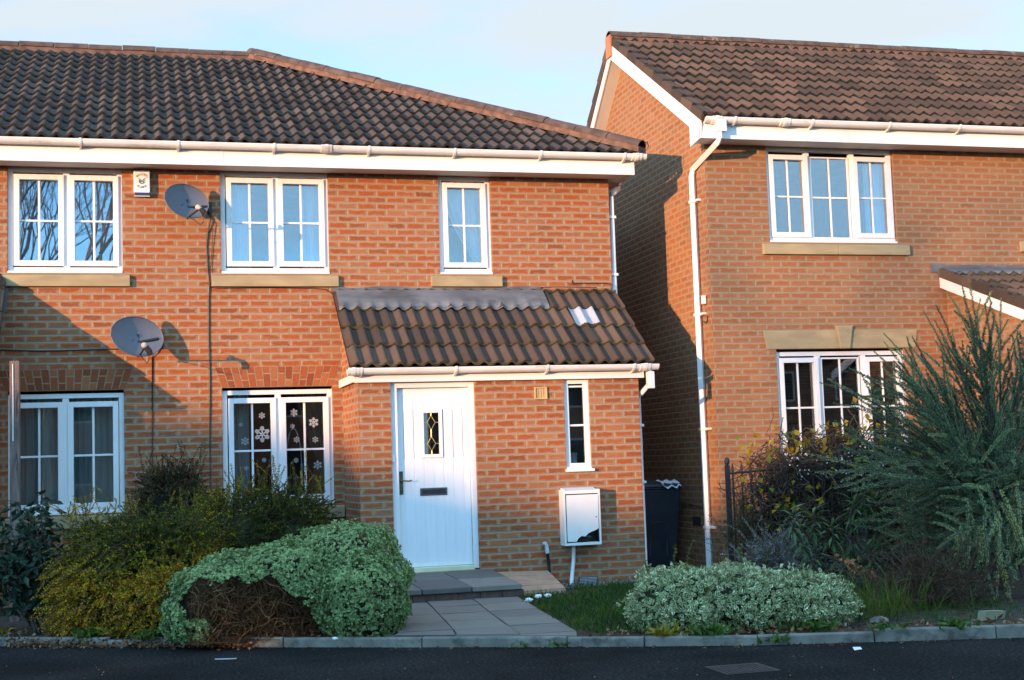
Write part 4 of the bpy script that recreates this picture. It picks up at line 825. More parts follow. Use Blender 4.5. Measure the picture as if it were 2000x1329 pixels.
# path: three columns of 600x450 slabs, slightly skewed to the house
mb = MB(); c0, c1 = np.array((4.82, -2.42)), np.array((4.457, -5.72)); dv = (c1 - c0) / np.linalg.norm(c1 - c0); lv = np.array((-1.0, .035)) * .449
ang = [0, .57, 1.14, 1.72, 2.30, 2.88, 3.46]
for col in range(3):
    for rw in range(6):
        o = c0 + lv * col; g = .006
        P = [o + dv * (ang[rw] + g) + lv * .013, o + dv * (ang[rw] + g) + lv * .987, o + dv * (ang[rw + 1] - g) + lv * .987, o + dv * (ang[rw + 1] - g) + lv * .013]
        zz0 = .085 + random.uniform(-.003, .003); P = [(p[0], max(p[1], kerb_y(p[0]) + .065), zz0 + random.uniform(-.003, .003)) for p in P]
        mb.prism([(p[0], p[1], p[2] - .04) for p in P], (0, 0, .04), 0, .3 + .35 * random.random())
tag(mb.build('path', MT['slab'], bevel=.004), kind='structure')
mb = MB(); mb.poly([(3.4, -2.4, .066), (4.86, -2.4, .066), (4.48, kerb_y(4.48) + .05, .066), (3.9, kerb_y(3.9) + .05, .066), (3.1, kerb_y(3.1) + .05, .066)]); tag(mb.build('path_bed', soil), kind='structure')
# doorstep: slabs on a brick riser
mb = MB(); sx = [3.30, 3.87, 4.36, 4.905]; sy = [-2.44, -1.78, PY - .002]
for i in range(3):
    for j in range(2):
        sh = -.03 * (0); za, zb_ = .205 + .026 * j, .205 + .026 * (j + 1); a, b = sx[i] + .005, sx[i + 1] - .005; c, d = sy[j] + .004, sy[j + 1] - .004
        k0, k1 = (.06 * (c - PY) * -.5 if i == 2 else 0), (.06 * (d - PY) * -.5 if i == 2 else 0)
        mb._add([(a, c, za - .05), (b - k0, c, za - .05), (b - k1, d, zb_ - .05), (a, d, zb_ - .05), (a, c, za), (b - k0, c, za), (b - k1, d, zb_), (a, d, zb_)], [(0, 3, 2, 1), (4, 5, 6, 7), (0, 1, 5, 4), (1, 2, 6, 5), (2, 3, 7, 6), (3, 0, 4, 7)], 0, random.random() * .7)
tag(mb.build('doorstep', MT['slab'], bevel=.007), kind='structure')
mb = MB()
for i in range(7): mb.box(3.34 + i * .222, 3.34 + i * .222 + .212, -2.41, -2.35, .05, .152, 0)
mb.box(3.36, 4.88, -2.40, PY, .04, .150, 1); tag(mb.build('doorstep_riser', [MT['brick_dark'], MT['brick_dark']], bevel=.004), kind='structure')
RA = thing('ramp_board', (5.2, -1.8, .08), 'ribbed terracotta ramp board lying beside the doorstep', 'ramp')
mb = MB(); q = [(4.93, -1.16, .215), (5.50, -1.16, .20), (5.42, -2.06, .085), (4.86, -2.16, .085)]
for k in range(4):
    f0, f1 = k / 4 + .016, (k + 1) / 4 - .016; Lr_ = lambda a, b, f: tuple(np.array(a) * (1 - f) + np.array(b) * f)
    mb.prism([Lr_(q[0], q[3], f0), Lr_(q[1], q[2], f0), Lr_(q[1], q[2], f1), Lr_(q[0], q[3], f1)], (0, 0, .02))
mb.prism([tuple(np.array(p) - (0, 0, .03)) for p in q], (0, 0, .033)); mb.build('board', MT['terracotta'], RA, bevel=.003)
# stop-tap cover let into the road
CV = thing('access_cover', (5.05, -7.1, 0), 'worn square metal access cover set in the dark road', 'drain cover')
mb = MB(); mb.box(4.86, 5.24, -7.30, -6.93, .001, .006); mb.build('frame', simple('worn_iron', (.022, .022, .022), .6, .3, 30, .5), CV)
mb = MB()
for i in range(9):
    for j in range(9): mb.box(4.88 + i * .038, 4.90 + i * .038, -7.28 + j * .037, -7.262 + j * .037, .0065, .010)
mb.build('stud', simple('iron_stud', (.036, .036, .036), .5, .3), CV)

# wheelie bin in the passage
BI = thing('wheelie_bin', (7.25, .55, .06), 'dark wheelie bin standing in the shaded passage between the houses', 'wheelie bin')
bx, by = 7.33, .52
mb = MB(); lo, hi = .06, 1.0
def ring(w, d, z, oy=0): return [(bx - w, by - d + oy, z), (bx + w, by - d + oy, z), (bx + w, by + d + oy, z), (bx - w, by + d + oy, z)]
r0, r1 = ring(.225, .25, lo, .03), ring(.285, .34, hi); mb._add(r0 + r1, [(3, 2, 1, 0), (4, 5, 6, 7)] + [(i, (i + 1) % 4, 4 + (i + 1) % 4, 4 + i) for i in range(4)])
r2, r3 = ring(.30, .36, hi - .005), ring(.30, .36, hi + .03); mb._add(r2 + r3, [(3, 2, 1, 0), (4, 5, 6, 7)] + [(i, (i + 1) % 4, 4 + (i + 1) % 4, 4 + i) for i in range(4)])
mb.build('body', MT['bin'], BI, bevel=.02)
mb = MB(); yf_ = lambda z: by - .25 + .03 + (-.34 + .25 - .03) * (z - lo) / (hi - lo)
pts = [(bx - .11, yf_(.2), .2)] + [(bx - .11 * math.cos(t), yf_(.5 + .11 * math.sin(t)), .5 + .11 * math.sin(t)) for t in np.linspace(0, math.pi, 9)] + [(bx + .11, yf_(.2), .2)]
mb.tube(pts, .009, 6); mb.build('front_moulding', MT['bin'], BI, smooth=True)
mb = MB(); mb.prism([(bx - .30, by - .38, 1.032), (bx - .30, by - .36, 1.065), (bx - .30, by + .1, 1.105), (bx - .30, by + .36, 1.09), (bx - .30, by + .36, 1.032)], (.60, 0, 0)); mb.tube([(bx - .24, by + .40, 1.05), (bx + .24, by + .40, 1.05)], .016, 8); mb.build('lid', MT['bin'], BI, bevel=.012)
for s in (-1, 1):
    mb = MB(); mb.tube([(bx + s * .22, by + .26, .16), (bx + s * .27, by + .26, .16)], .10, 18); mb.build('wheel', MT['black'], BI)
mb = MB(); rows = [[(bx + .03 + .24 * i / 8, by - .40 + .08 * j + .01 * math.sin(i * 2 + j), 1.085 + .02 * j / 3 + .014 * math.sin(i * 1.7) + (-.05 * (3 - j) / 3 * abs(math.sin(i * .9)) - .03 * (j == 0))) for i in range(9)] for j in range(4)]
mb.grid(rows); tag(mb.build('paper_scrap', MT['paper'], smooth=True), 'crumpled white paper lying on the lid of the dark bin', 'litter')

# weathered timber post
PO2 = thing('timber_post', (.12, -1.5, .06), 'tall weathered timber post in front of the lower left window', 'post')
mb = MB(); mb.prism([(.075, -1.55, .02), (.165, -1.55, .02), (.168, -1.46, .02), (.08, -1.46, .02)], (.002, 0, 2.50)); mb.build('post', MT['wood'], PO2, bevel=.006)
mb = MB(); mb.tube([(.108, -1.556, 2.49), (.110, -1.557, 2.1), (.108, -1.557, 1.75)], .0045, 5); mb.build('wire', MT['white_gloss'], PO2)

# railing in front of house B
RL = thing('iron_railing', (8.5, -1.8, .1), 'black iron railing overgrown with vine in front of the right-hand house', 'railing')
ry = -1.8; ztop = lambda x: 1.235 + (.0 if x < 9.1 else -.30 * math.sin(min(1, (x - 9.1) / 1.0) * math.pi * .5) + .3)
def rbar(x, z1):
    b_ = MB(); b_.tube([(x, ry, .12), (x, ry, z1)], .0105, 6); b_.tube([(x, ry, z1), (x, ry, z1 + .05), (x, ry, z1 + .085)], [.013, .011, .001], 6); return b_.build('bar', MT['black_iron'], RL)
for i in range(28): rbar(7.42 + i * .105, 1.22 + .05 * math.sin(i / 27 * math.pi))
for x in (7.36, 8.95, 10.4):
    mb = MB(); mb.box(x - .022, x + .022, ry - .022, ry + .022, .05, 1.28); mb.ell((x, ry, 1.32), (.03, .03, .045), 10, 8); mb.build('post', MT['black_iron'], RL)
mb = MB(); mb.tube([(7.36 + i * .1, ry, 1.19 + .05 * math.sin(i / 30 * math.pi)) for i in range(31)], .013, 6); mb.build('rail', MT['black_iron'], RL)
mb = MB(); mb.tube([(7.36, ry, .25), (10.4, ry, .25)], .013, 6); mb.build('rail', MT['black_iron'], RL)
mb = MB(); mb.tube([(8.95, ry - .02, .3), (8.94, ry - .02, .9), (8.98, ry - .02, 1.05), (9.10, ry - .02, 1.18), (9.3, ry - .02, 1.25), (9.6, ry - .02, 1.28)], .024, 8); mb.build('hoop', MT['black_iron'], RL, smooth=True)

# ==================================================================== plants
def leafmat(name, stops, rough=.55, trans=.18, noise=.25): return tone_mat(name, stops, rough, 0, 60, noise, 8, trans=trans, spec=.2)
MT['lf_laurel'] = leafmat('dark_leaf', [(0, (.014, .030, .018)), (.6, (.028, .055, .032)), (1, (.06, .095, .06))], .4)
MT['lf_honey'] = leafmat('small_green_leaf', [(0, (.035, .06, .006)), (.55, (.095, .125, .010)), (1, (.22, .21, .018))])
MT['lf_olive'] = leafmat('olive_leaf', [(0, (.10, .10, .004)), (.5, (.28, .23, .008)), (.85, (.42, .30, .010)), (1, (.50, .25, .02))])
MT['lf_bush'] = leafmat('autumn_bush_leaf', [(0, (.022, .040, .010)), (.30, (.065, .095, .012)), (.55, (.16, .165, .006)), (.78, (.48, .36, .004)), (1, (.55, .24, .015))], .8, noise=.16)
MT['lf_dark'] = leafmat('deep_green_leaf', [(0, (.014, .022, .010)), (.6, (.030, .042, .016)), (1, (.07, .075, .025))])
MT['lf_hebe'] = leafmat('grey_green_leaf', [(0, (.11, .17, .06)), (.5, (.26, .36, .14)), (1, (.42, .50, .22))], .75)
MT['lf_euo'] = leafmat('variegated_leaf', [(0, (.06, .10, .035)), (.45, (.20, .27, .10)), (.6, (.60, .62, .32)), (1, (.90, .88, .58))], .45)
MT['lf_conifer'] = leafmat('blue_green_needle', [(0, (.055, .10, .058)), (.5, (.20, .28, .15)), (.8, (.38, .44, .22)), (1, (.42, .38, .07))])
MT['lf_yellow'] = leafmat('yellow_leaf', [(0, (.22, .14, .012)), (.6, (.42, .27, .02)), (1, (.10, .15, .02))])
MT['lf_lance'] = leafmat('lance_leaf', [(0, (.035, .075, .026)), (.6, (.085, .155, .058)), (1, (.17, .24, .11))], .45)
MT['lf_grey'] = leafmat('grey_leaf', [(0, (.13, .13, .12)), (1, (.36, .36, .33))])
MT['lf_orange'] = leafmat('dead_orange_leaf', [(0, (.20, .07, .025)), (1, (.40, .17, .07))])
MT['lf_grass'] = leafmat('grass_blade', [(0, (.016, .045, .004)), (.6, (.045, .105, .006)), (1, (.16, .13, .02))])
MT['lf_weed'] = leafmat('weed_leaf', [(0, (.03, .07, .01)), (1, (.09, .15, .025))])
MT['lf_dead'] = leafmat('fallen_leaf', [(0, (.07, .03, .015)), (.6, (.16, .07, .03)), (1, (.30, .17, .09))], .8, 0)
QUAD = [(0, 1, 2, 3)]
def unit(a): return a / (np.linalg.norm(a, axis=-1, keepdims=True) + 1e-9)
def leaves(mb, P, D, L, W, m=0, tone=None, curl=.12, nrm=None):
    """folded leaf: base, two shoulders, tip as two triangles' quad each side of the midrib"""
    n = len(P); D = unit(D); L = np.broadcast_to(L, n)[:, None]; W = np.broadcast_to(W, n)[:, None]
    H = rng.normal(size=(n, 3)) if nrm is None else nrm + rng.normal(size=(n, 3)) * .35
    S = unit(np.cross(D, H)); Nn = np.cross(S, D)
    b = P; t = P + D * L + Nn * L * -curl; mid = P + D * L * .5
    l_ = mid - S * W + Nn * W * .35; r_ = mid + S * W + Nn * W * .35
    V = np.stack([b, r_, t, l_, mid], 1); tone = rng.random(n) if tone is None else tone
    mb.arr(V, [(0, 1, 2, 4), (0, 4, 2, 3)], m, tone)
def shell_points(n, blobs, jitter=.12, lo=None):
    """points spread over the outer part of a union of lumpy ellipsoids, with outward directions"""
    P = []; D = []; w = np.array([b[1][0] * b[1][1] + b[1][1] * b[1][2] + b[1][0] * b[1][2] for b in blobs]); w = w / w.sum(); tries = 0
    while sum(len(p) for p in P) < n and tries < 40:
        tries += 1; k = rng.choice(len(blobs), n, p=w); d = unit(rng.normal(size=(n, 3))); c = np.array([b[0] for b in blobs])[k]; r = np.array([b[1] for b in blobs])[k]
        rad = 1 + jitter * rng.normal(size=(n, 1)) * .5 - np.abs(rng.normal(size=(n, 1))) * jitter
        lump = 1 + .07 * np.sin(d[:, :1] * 9 + k[:, None]) * np.sin(d[:, 1:2] * 8 + 1.3 * k[:, None]) + .06 * np.sin(d[:, 2:] * 11 + k[:, None])
        p = c + d * r * rad * lump; ok = p[:, 2] > (.06 if lo is None else lo)
        for j, b in enumerate(blobs):
            q = (p - np.array(b[0])) / np.array(b[1]); ok &= ~((np.linalg.norm(q, axis=1) < .80) & (k != j))
        P.append(p[ok]); D.append(unit(d / r)[ok])
    P = np.concatenate(P)[:n]; D = np.concatenate(D)[:n]; return P, D
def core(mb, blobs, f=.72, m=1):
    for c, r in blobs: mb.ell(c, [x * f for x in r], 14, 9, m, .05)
def spray(mb, P, D, length, step, leaf, width, m=0, mt=1, droop=.25, tone=None, splay=.9, thick=.003):
    """arching twigs set with paired small leaves"""
    n = len(P); k = int(max(4, length.max() / step)); t = np.linspace(0, 1, k)[None, :, None]; L = length[:, None, None]
    D = unit(D); g = np.array((0, 0, -1.))[None, None]; pts = P[:, None] + D[:, None] * t * L + g * droop * L * t ** 2 + .03 * L * np.sin(t * 6 + rng.random((n, 1, 1)) * 6) * unit(rng.normal(size=(n, 1, 3)))
    dirs = unit(np.gradient(pts, axis=1))
    side = unit(np.cross(dirs, rng.normal(size=(n, 1, 3)) + 0 * dirs))
    tn = np.repeat((rng.random(n) if tone is None else tone)[:, None], k, 1)
    for s in (-1, 1):
        dd = unit(dirs * .6 + s * side * splay + .35 * rng.normal(size=dirs.shape)); keep = rng.random((n, k)) < .92
        leaves(mb, pts[keep], dd[keep], leaf * (.7 + .6 * rng.random(keep.sum())), width, m, np.clip(tn[keep] + .22 * rng.normal(size=keep.sum()), 0, 1))
    a, b = pts[:, :-1].reshape(-1, 3), pts[:, 1:].reshape(-1, 3); d = unit(b - a); s_ = unit(np.cross(d, (0.3, .5, .8))); u_ = np.cross(d, s_); th = thick
    V = np.stack([a + s_ * th, a - s_ * th * .5 + u_ * th, a - s_ * th * .5 - u_ * th, b + s_ * th, b - s_ * th * .5 + u_ * th, b - s_ * th * .5 - u_ * th], 1); mb.arr(V, [(0, 1, 4, 3), (1, 2, 5, 4), (2, 0, 3, 5)], mt, np.full(len(a), .4))
def twig_tangle(mb, n, centre, rad, length, th, m, curl=.4, up=0, k=6, keep=None):
    P = np.array(centre) + rng.normal(size=(n, 3)) * np.array(rad) * .5; D = unit(rng.normal(size=(n, 3)) + np.array((0, 0, up))); pts = [P]
    for i in range(k): D = unit(D + curl * rng.normal(size=D.shape)); P = P + D * length / k; pts.append(P)
    pts = np.stack(pts, 1)
    if keep is not None: pts = pts[keep(pts).all(1)]
    n = len(pts); pts[..., 2] = np.maximum(pts[..., 2], .06); a, b = pts[:, :-1].reshape(-1, 3), pts[:, 1:].reshape(-1, 3); d = unit(b - a); s_ = unit(np.cross(d, (0.3, .5, .8))); u_ = np.cross(d, s_); T = np.repeat(th * (.5 + rng.random(n)), k)[:, None]
    V = np.stack([a + s_ * T, a - s_ * T * .5 + u_ * T, a - s_ * T * .5 - u_ * T, b + s_ * T, b - s_ * T * .5 + u_ * T, b - s_ * T * .5 - u_ * T], 1); mb.arr(V, [(0, 1, 4, 3), (1, 2, 5, 4), (2, 0, 3, 5)], m, np.repeat(rng.random(n), k))

# laurel-like dark shrub at the left edge
def laurel():
    T = thing('leafy_shrub', (.35, -2.6, .06), 'dark shrub with large drooping leaves at the left edge of the picture', 'shrub')
    mb = MB(); tips = []
    for i in range(26):
        a = random.uniform(0, 2 * math.pi); r = random.uniform(.1, .75); p0 = np.array((.45 + .1 * math.cos(a), -2.6 + .1 * math.sin(a), .05)); top = np.array((.18 + r * math.cos(a) * .75, -2.55 + r * math.sin(a) * .6, random.uniform(.55, 1.33) - .25 * r))
        pts = [p0 * (1 - t) + top * t + np.array((0, 0, .12 * math.sin(t * math.pi))) for t in np.linspace(0, 1, 7)]; mb.tube(pts, np.linspace(.012, .003, 7), 5); tips.append(pts)
    mb.tube([(.62, -2.55, .03), (.52, -2.56, .35), (.35, -2.6, .7)], [.028, .022, .016], 8)
    mb.build('stem', MT['bark'], T)
    mb = MB(); P = []; D = []
    for pts in tips:
        for j in range(2, 7):
            for q in range(13):
                b = pts[j] + np.random.default_rng(len(P)).normal(size=3) * .09; P.append(b); a = random.uniform(0, 2 * math.pi); D.append((math.cos(a), math.sin(a) - .2, random.uniform(-1.1, -.1)))
    P, D = np.array(P), np.array(D); ok = P[:, 2] > .16; leaves(mb, P[ok], D[ok], .075 + .05 * rng.random(ok.sum()), .024, 0, rng.random(ok.sum()) * .9, .2)
    mb.build('foliage', MT['lf_laurel'], T)
laurel()
def honey(name, label, blobs, n, leafm, stemm, base, length, leaf=.021, dirmix=(0, 0, .25), extra=None, droop=.2, corem='lf_dark', tone=None):
    T = thing(name, base, label, 'shrub'); mb = MB(); core(mb, blobs, .62, 2); P, D = shell_points(n, blobs, .16)
    D = unit(D + np.array(dirmix) + .45 * rng.normal(size=D.shape)); ln = length * (.5 + rng.random(n) * .9)
    spray(mb, P - D * ln[:, None] * .45, D, ln, .022, leaf, leaf * .33, 0, 1, droop, tone=np.clip(rng.random(n) * .8, 0, 1) if tone is None else np.clip(tone(P) + .16 * rng.normal(size=n), 0, 1))
    if extra:
        for (c, r, m_, l2) in extra:
            P2 = np.array(c) + (rng.random((m_, 3)) - .5) * np.array(r); D2 = unit(np.array((.0, 0, 1.)) + .42 * rng.normal(size=(m_, 3))); spray(mb, P2, D2, l2 * (.5 + rng.random(m_)), .024, leaf * .85, leaf * .3, 0, 1, .12, thick=.0025)
    mb.build('foliage', [MT[leafm], MT['twig'], MT[corem]], T)
    sb = MB()
    for i in range(9):
        c, r = blobs[i % len(blobs)]; e = np.array(c) + rng.normal(size=3) * np.array(r) * .4; sb.tube([np.array(base) + rng.normal(size=3) * (.06, .06, 0), (np.array(base) + e) / 2 + (0, 0, .1), e], [.014, .010, .005], 5)
    sb.build('stem', MT['bark'], T)
honey('feathery_shrub', 'dark feathery shrub against the wall between the two lower windows', [((1.56, -.55, .85), (.36, .34, .62)), ((1.75, -.6, .8), (.30, .3, .5))], 1500, 'lf_dark', 'twig', (1.55, -.55, .06), .22, extra=[((1.6, -.5, 1.3), (.6, .3, .25), 60, .30)])
honey('feathery_shrub', 'spreading green feathery shrub in front of the snowflake window', [((2.20, -1.25, .62), (.62, .5, .60)), ((2.75, -1.15, .66), (.50, .45, .56)), ((1.75, -1.75, .55), (.48, .5, .50))], 3000, 'lf_bush', 'twig', (2.3, -1.3, .06), .22, dirmix=(.35, -.1, .35), tone=lambda P: .10 + .24 * (np.abs(P[:, 0] - 1.85) < .25), extra=[((2.7, -1.1, 1.12), (1.0, .4, .2), 70, .28), ((1.9, -1.4, 1.05), (.8, .4, .2), 40, .22)])
honey('feathery_shrub', 'yellowish olive feathery shrub beside the kerb', [((1.10, -2.85, .52), (.52, .55, .52)), ((1.45, -2.75, .58), (.48, .5, .50)), ((.95, -3.05, .30), (.42, .4, .32)), ((1.45, -3.3, .28), (.42, .35, .30))], 3400, 'lf_bush', 'twig', (1.2, -2.95, .06), .21, dirmix=(-.45, -.25, -.1), droop=.35, tone=lambda P: .88 - .70 * np.clip((P[:, 2] - .48) / .45, 0, 1), extra=[((1.0, -2.8, 1.0), (.7, .5, .15), 50, .2)])
# grey-green clipped shrub with a bare brown hollow
def hebe():
    T = thing('clipped_shrub', (2.5, -4.0, .06), 'grey-green dome-shaped shrub with a bare brown hollow beside the path', 'shrub')
    blobs = [((2.95, -3.85, .42), (.52, .62, .52)), ((2.45, -3.95, .36), (.55, .58, .46)), ((2.0, -3.95, .30), (.52, .5, .42)), ((3.00, -4.32, .30), (.37, .42, .40)), ((1.72, -4.0, .22), (.28, .33, .28))]
    mb = MB(); P, D = shell_points(15500, blobs, .05)
    # hollow: an arched bare patch facing the road
    edge = .53 + .03 * np.sin(P[:, 0] * 23) - 1.15 * np.clip(P[:, 0] - 2.33, 0, 9) - .9 * np.clip(1.72 - P[:, 0], 0, 9); facing = (P[:, 1] < -3.98); hole = (P[:, 2] < edge) & (P[:, 0] > 1.60 + .03 * np.sin(P[:, 2] * 30)) & ~((P[:, 0] < 1.78) & (P[:, 2] < .24)) & facing
    P, D = P[~hole], D[~hole]; n = len(P); tn = np.clip(rng.random(n) * .75 + .2 * (P[:, 2] > .5), 0, 1)
    for k in range(7):
        a = rng.normal(size=(n, 3)); s = unit(np.cross(D, a)); d = unit(D * (.45 + .5 * rng.random((n, 1))) + s); leaves(mb, P + D * rng.random((n, 1)) * .012, d, .019 + .008 * rng.random(n), .0070, 0, np.clip(tn + .15 * rng.normal(size=n), 0, 1), .1, nrm=D)
    mb.build('foliage', MT['lf_hebe'], T)
    mb = MB()
    for c, r in blobs: mb.ell((c[0], c[1] + .17, c[2] - .04), [r[0] * .84, r[1] * .66, r[2] * .84], 14, 9, 0, .06)
    mb.build('inner_core', simple('dead_brown_core', (.045, .026, .016), .95, .4, 14, .8), T)
    mb = MB(); inside = lambda q: (q[..., 2] < .56 - 1.1 * np.clip(q[..., 0] - 2.36, 0, 9)) & (q[..., 0] > 1.62) & (q[..., 1] > -4.42) & (q[..., 0] < 2.78)
    twig_tangle(mb, 8500, (2.15, -4.2, .24), (1.0, .42, .5), .22, .0019, 0, .30, 1.1, keep=inside); twig_tangle(mb, 45, (2.1, -4.3, .2), (.9, .3, .3), .42, .0045, 1, .2, .6, keep=inside)
    mb.build('bare_twig', [MT['twig_dark'], MT['twig']], T)
hebe()
def euonymus():
    T = thing('variegated_hedge', (5.75, -5.35, .06), 'low rounded hedge of cream-edged variegated leaves by the kerb', 'hedge')
    blobs = [((5.38, -5.28, .21), (.41, .48, .31)), ((5.80, -5.35, .22), (.50, .50, .30)), ((6.32, -5.38, .18), (.46, .46, .26))]
    mb = MB(); core(mb, blobs, .84, 1); P, D = shell_points(2700, blobs, .13); n = len(P)
    for k in range(5):
        s = unit(rng.normal(size=(n, 3))); d = unit(D * .6 + s + np.array((0, -.1, .1))); Lf = .030 + .018 * rng.random(n); Q = P + rng.normal(size=(n, 3)) * .014
        nr = D + .2 * s; edge = rng.random(n) * .40 + .52; st = rng.bit_generator.state
        leaves(mb, Q, d, Lf, Lf * .36, 0, edge, .12, nrm=nr * 3); rng.bit_generator.state = st
        leaves(mb, Q + D * .0015 + d * (Lf * .06)[:, None], d, Lf * .86, Lf * .27, 0, rng.random(n) * .5, .12, nrm=nr * 3)
    mb.build('foliage', [MT['lf_euo'], MT['lf_dark']], T)
    mb = MB(); Pt = np.array([(5.32, -5.3, .50), (5.40, -5.32, .50), (5.9, -5.3, .52), (6.1, -5.3, .5), (5.15, -5.2, .48)]); spray(mb, Pt, np.array([(.1, 0, 1.), (.35, 0, 1), (-.1, 0, 1), (.3, 0, 1), (-.3, 0, 1)]), np.array([.2, .24, .12, .12, .1]), .03, .022, .009, 0, 1, 0, thick=.003); mb.build('shoot', [MT['lf_weed'], MT['twig']], T)
euonymus()
def brush(mb, P, D, LN, step, needle, width, m=0, mt=1, droop=.1, tone=None, dens=5, gap=None):
    """shoots clothed all round with short needles"""
    n = len(P); k = int(LN.max() / step); t = np.linspace(0, 1, k)[None, :, None]; L3 = LN[:, None, None]
    pts = P[:, None] + D[:, None] * t * L3 + np.array((0, 0, -1.)) * droop * L3 * t ** 2 + .02 * L3 * np.sin(t * 5 + 6 * rng.random((n, 1, 1))) * unit(rng.normal(size=(n, 1, 3))); dirs = unit(np.gradient(pts, axis=1))
    tn = np.repeat((rng.random(n) * .75 if tone is None else tone)[:, None], k, 1).reshape(-1); pf, df_ = pts.reshape(-1, 3), dirs.reshape(-1, 3); taper = np.repeat((1 - .55 * t[0, :, 0] ** 3)[None], n, 0).reshape(-1)
    keep = rng.random(len(pf)) < np.clip(LN / LN.max() * 1.2, .35, 1).repeat(k); ok = (pf[:, 2] > .07) & keep; pf, df_, tn, taper = pf[ok], df_[ok], tn[ok], taper[ok]
    for q in range(dens):
        s = unit(np.cross(df_, rng.normal(size=df_.shape))); leaves(mb, pf, unit(df_ * .75 + s), needle * taper * (.7 + .6 * rng.random(len(pf))), width, m, np.clip(tn + .13 * rng.normal(size=len(pf)), 0, 1), .0)
    a, b = pts[:, :-1].reshape(-1, 3), pts[:, 1:].reshape(-1, 3); d = unit(b - a); s_ = unit(np.cross(d, (.3, .5, .8))); u_ = np.cross(d, s_); th = .0032; V = np.stack([a + s_ * th, a - s_ * th * .5 + u_ * th, a - s_ * th * .5 - u_ * th, b + s_ * th, b - s_ * th * .5 + u_ * th, b - s_ * th * .5 - u_ * th], 1); mb.arr(V, [(0, 1, 4, 3), (1, 2, 5, 4), (2, 0, 3, 5)], mt, np.full(len(a), .3))
def conifer():
    T = thing('feathery_conifer', (9.1, -4.1, .06), 'large blue-green shrub with long arching needle branches at the right edge', 'shrub')
    base = np.array((9.15, -4.05, .05)); mb = MB(); mb.tube([base, base + (.0, .0, .5), base + (.05, .0, 1.1), base + (.1, 0, 1.6)], [.06, .05, .035, .015], 9)
    P, D, LN, TN = [], [], [], []; rd = random.Random(5)
    for i in range(74):
        a = rd.uniform(0, 2 * math.pi); el = rd.uniform(-.02, 1.25) if i % 3 else rd.uniform(.1, .6); z0 = rd.uniform(.15, .95); Ln = rd.uniform(.95, 1.55) * (1.0 if el < .8 else .95)
        if i % 4 == 0: a = math.pi + rd.uniform(-.7, .9); el = rd.uniform(.25, 1.05); z0 = rd.uniform(.5, 1.1); Ln = rd.uniform(1.3, 1.75)
        elif el < .35 and math.cos(a) < 0: Ln *= .72
        if i % 5 == 1: el = rd.uniform(.95, 1.4); z0 = rd.uniform(.8, 1.2); Ln = rd.uniform(1.2, 1.6)
        p = base + (0, 0, z0); d = np.array((math.cos(a) * math.cos(el), math.sin(a) * math.cos(el) * .7, math.sin(el))); g = rd.uniform(.02, .28) * (1 - .6 * min(1, el))
        pts = [p + d * Ln * s - np.array((0, 0, g * Ln * s * s)) for s in np.linspace(0, 1, 9)]; mb.tube(pts, np.linspace(.016, .004, 9), 5)
        for j in range(2, 9):
            dd = pts[j] - pts[j - 1]; dd = dd / np.linalg.norm(dd)
            for q in range(2):
                b = rd.uniform(0, 2 * math.pi); s = np.cross(dd, (math.cos(b), math.sin(b), .35)); P.append(pts[j] - dd * rd.uniform(0, .15)); D.append(dd + s * rd.uniform(.2, .75) + np.array((0, 0, .05))); LN.append(rd.uniform(.22, .62)); TN.append(rd.random() * .75)
        P.append(pts[-2]); D.append(dd); LN.append(.7); TN.append(rd.random() * .7)
    for i in range(150):
        p = np.array((rd.uniform(8.35, 9.3), rd.uniform(-4.9, -3.5), rd.uniform(.35, 1.35))); P.append(p); D.append((rd.uniform(-1.1, .1), rd.uniform(-.6, .1), rd.uniform(-.25, .55))); LN.append(rd.uniform(.35, .75)); TN.append(rd.random() * .8)
    # drooping lower shoots in front, duller and yellower
    for i in range(46):
        x = rd.uniform(8.25, 9.2); P.append((x, rd.uniform(-5.2, -4.5), rd.uniform(.45, 1.1))); D.append((rd.uniform(-.5, .3), rd.uniform(-.5, .1), rd.uniform(-1, -.2))); LN.append(rd.uniform(.35, .7)); TN.append(rd.uniform(.3, .95))
    mb.build('trunk', MT['bark'], T); mb = MB(); brush(mb, np.array(P), unit(np.array(D)), np.array(LN), .012, .027, .0042, tone=np.array(TN)); mb.build('foliage', [MT['lf_conifer'], MT['twig']], T)
conifer()
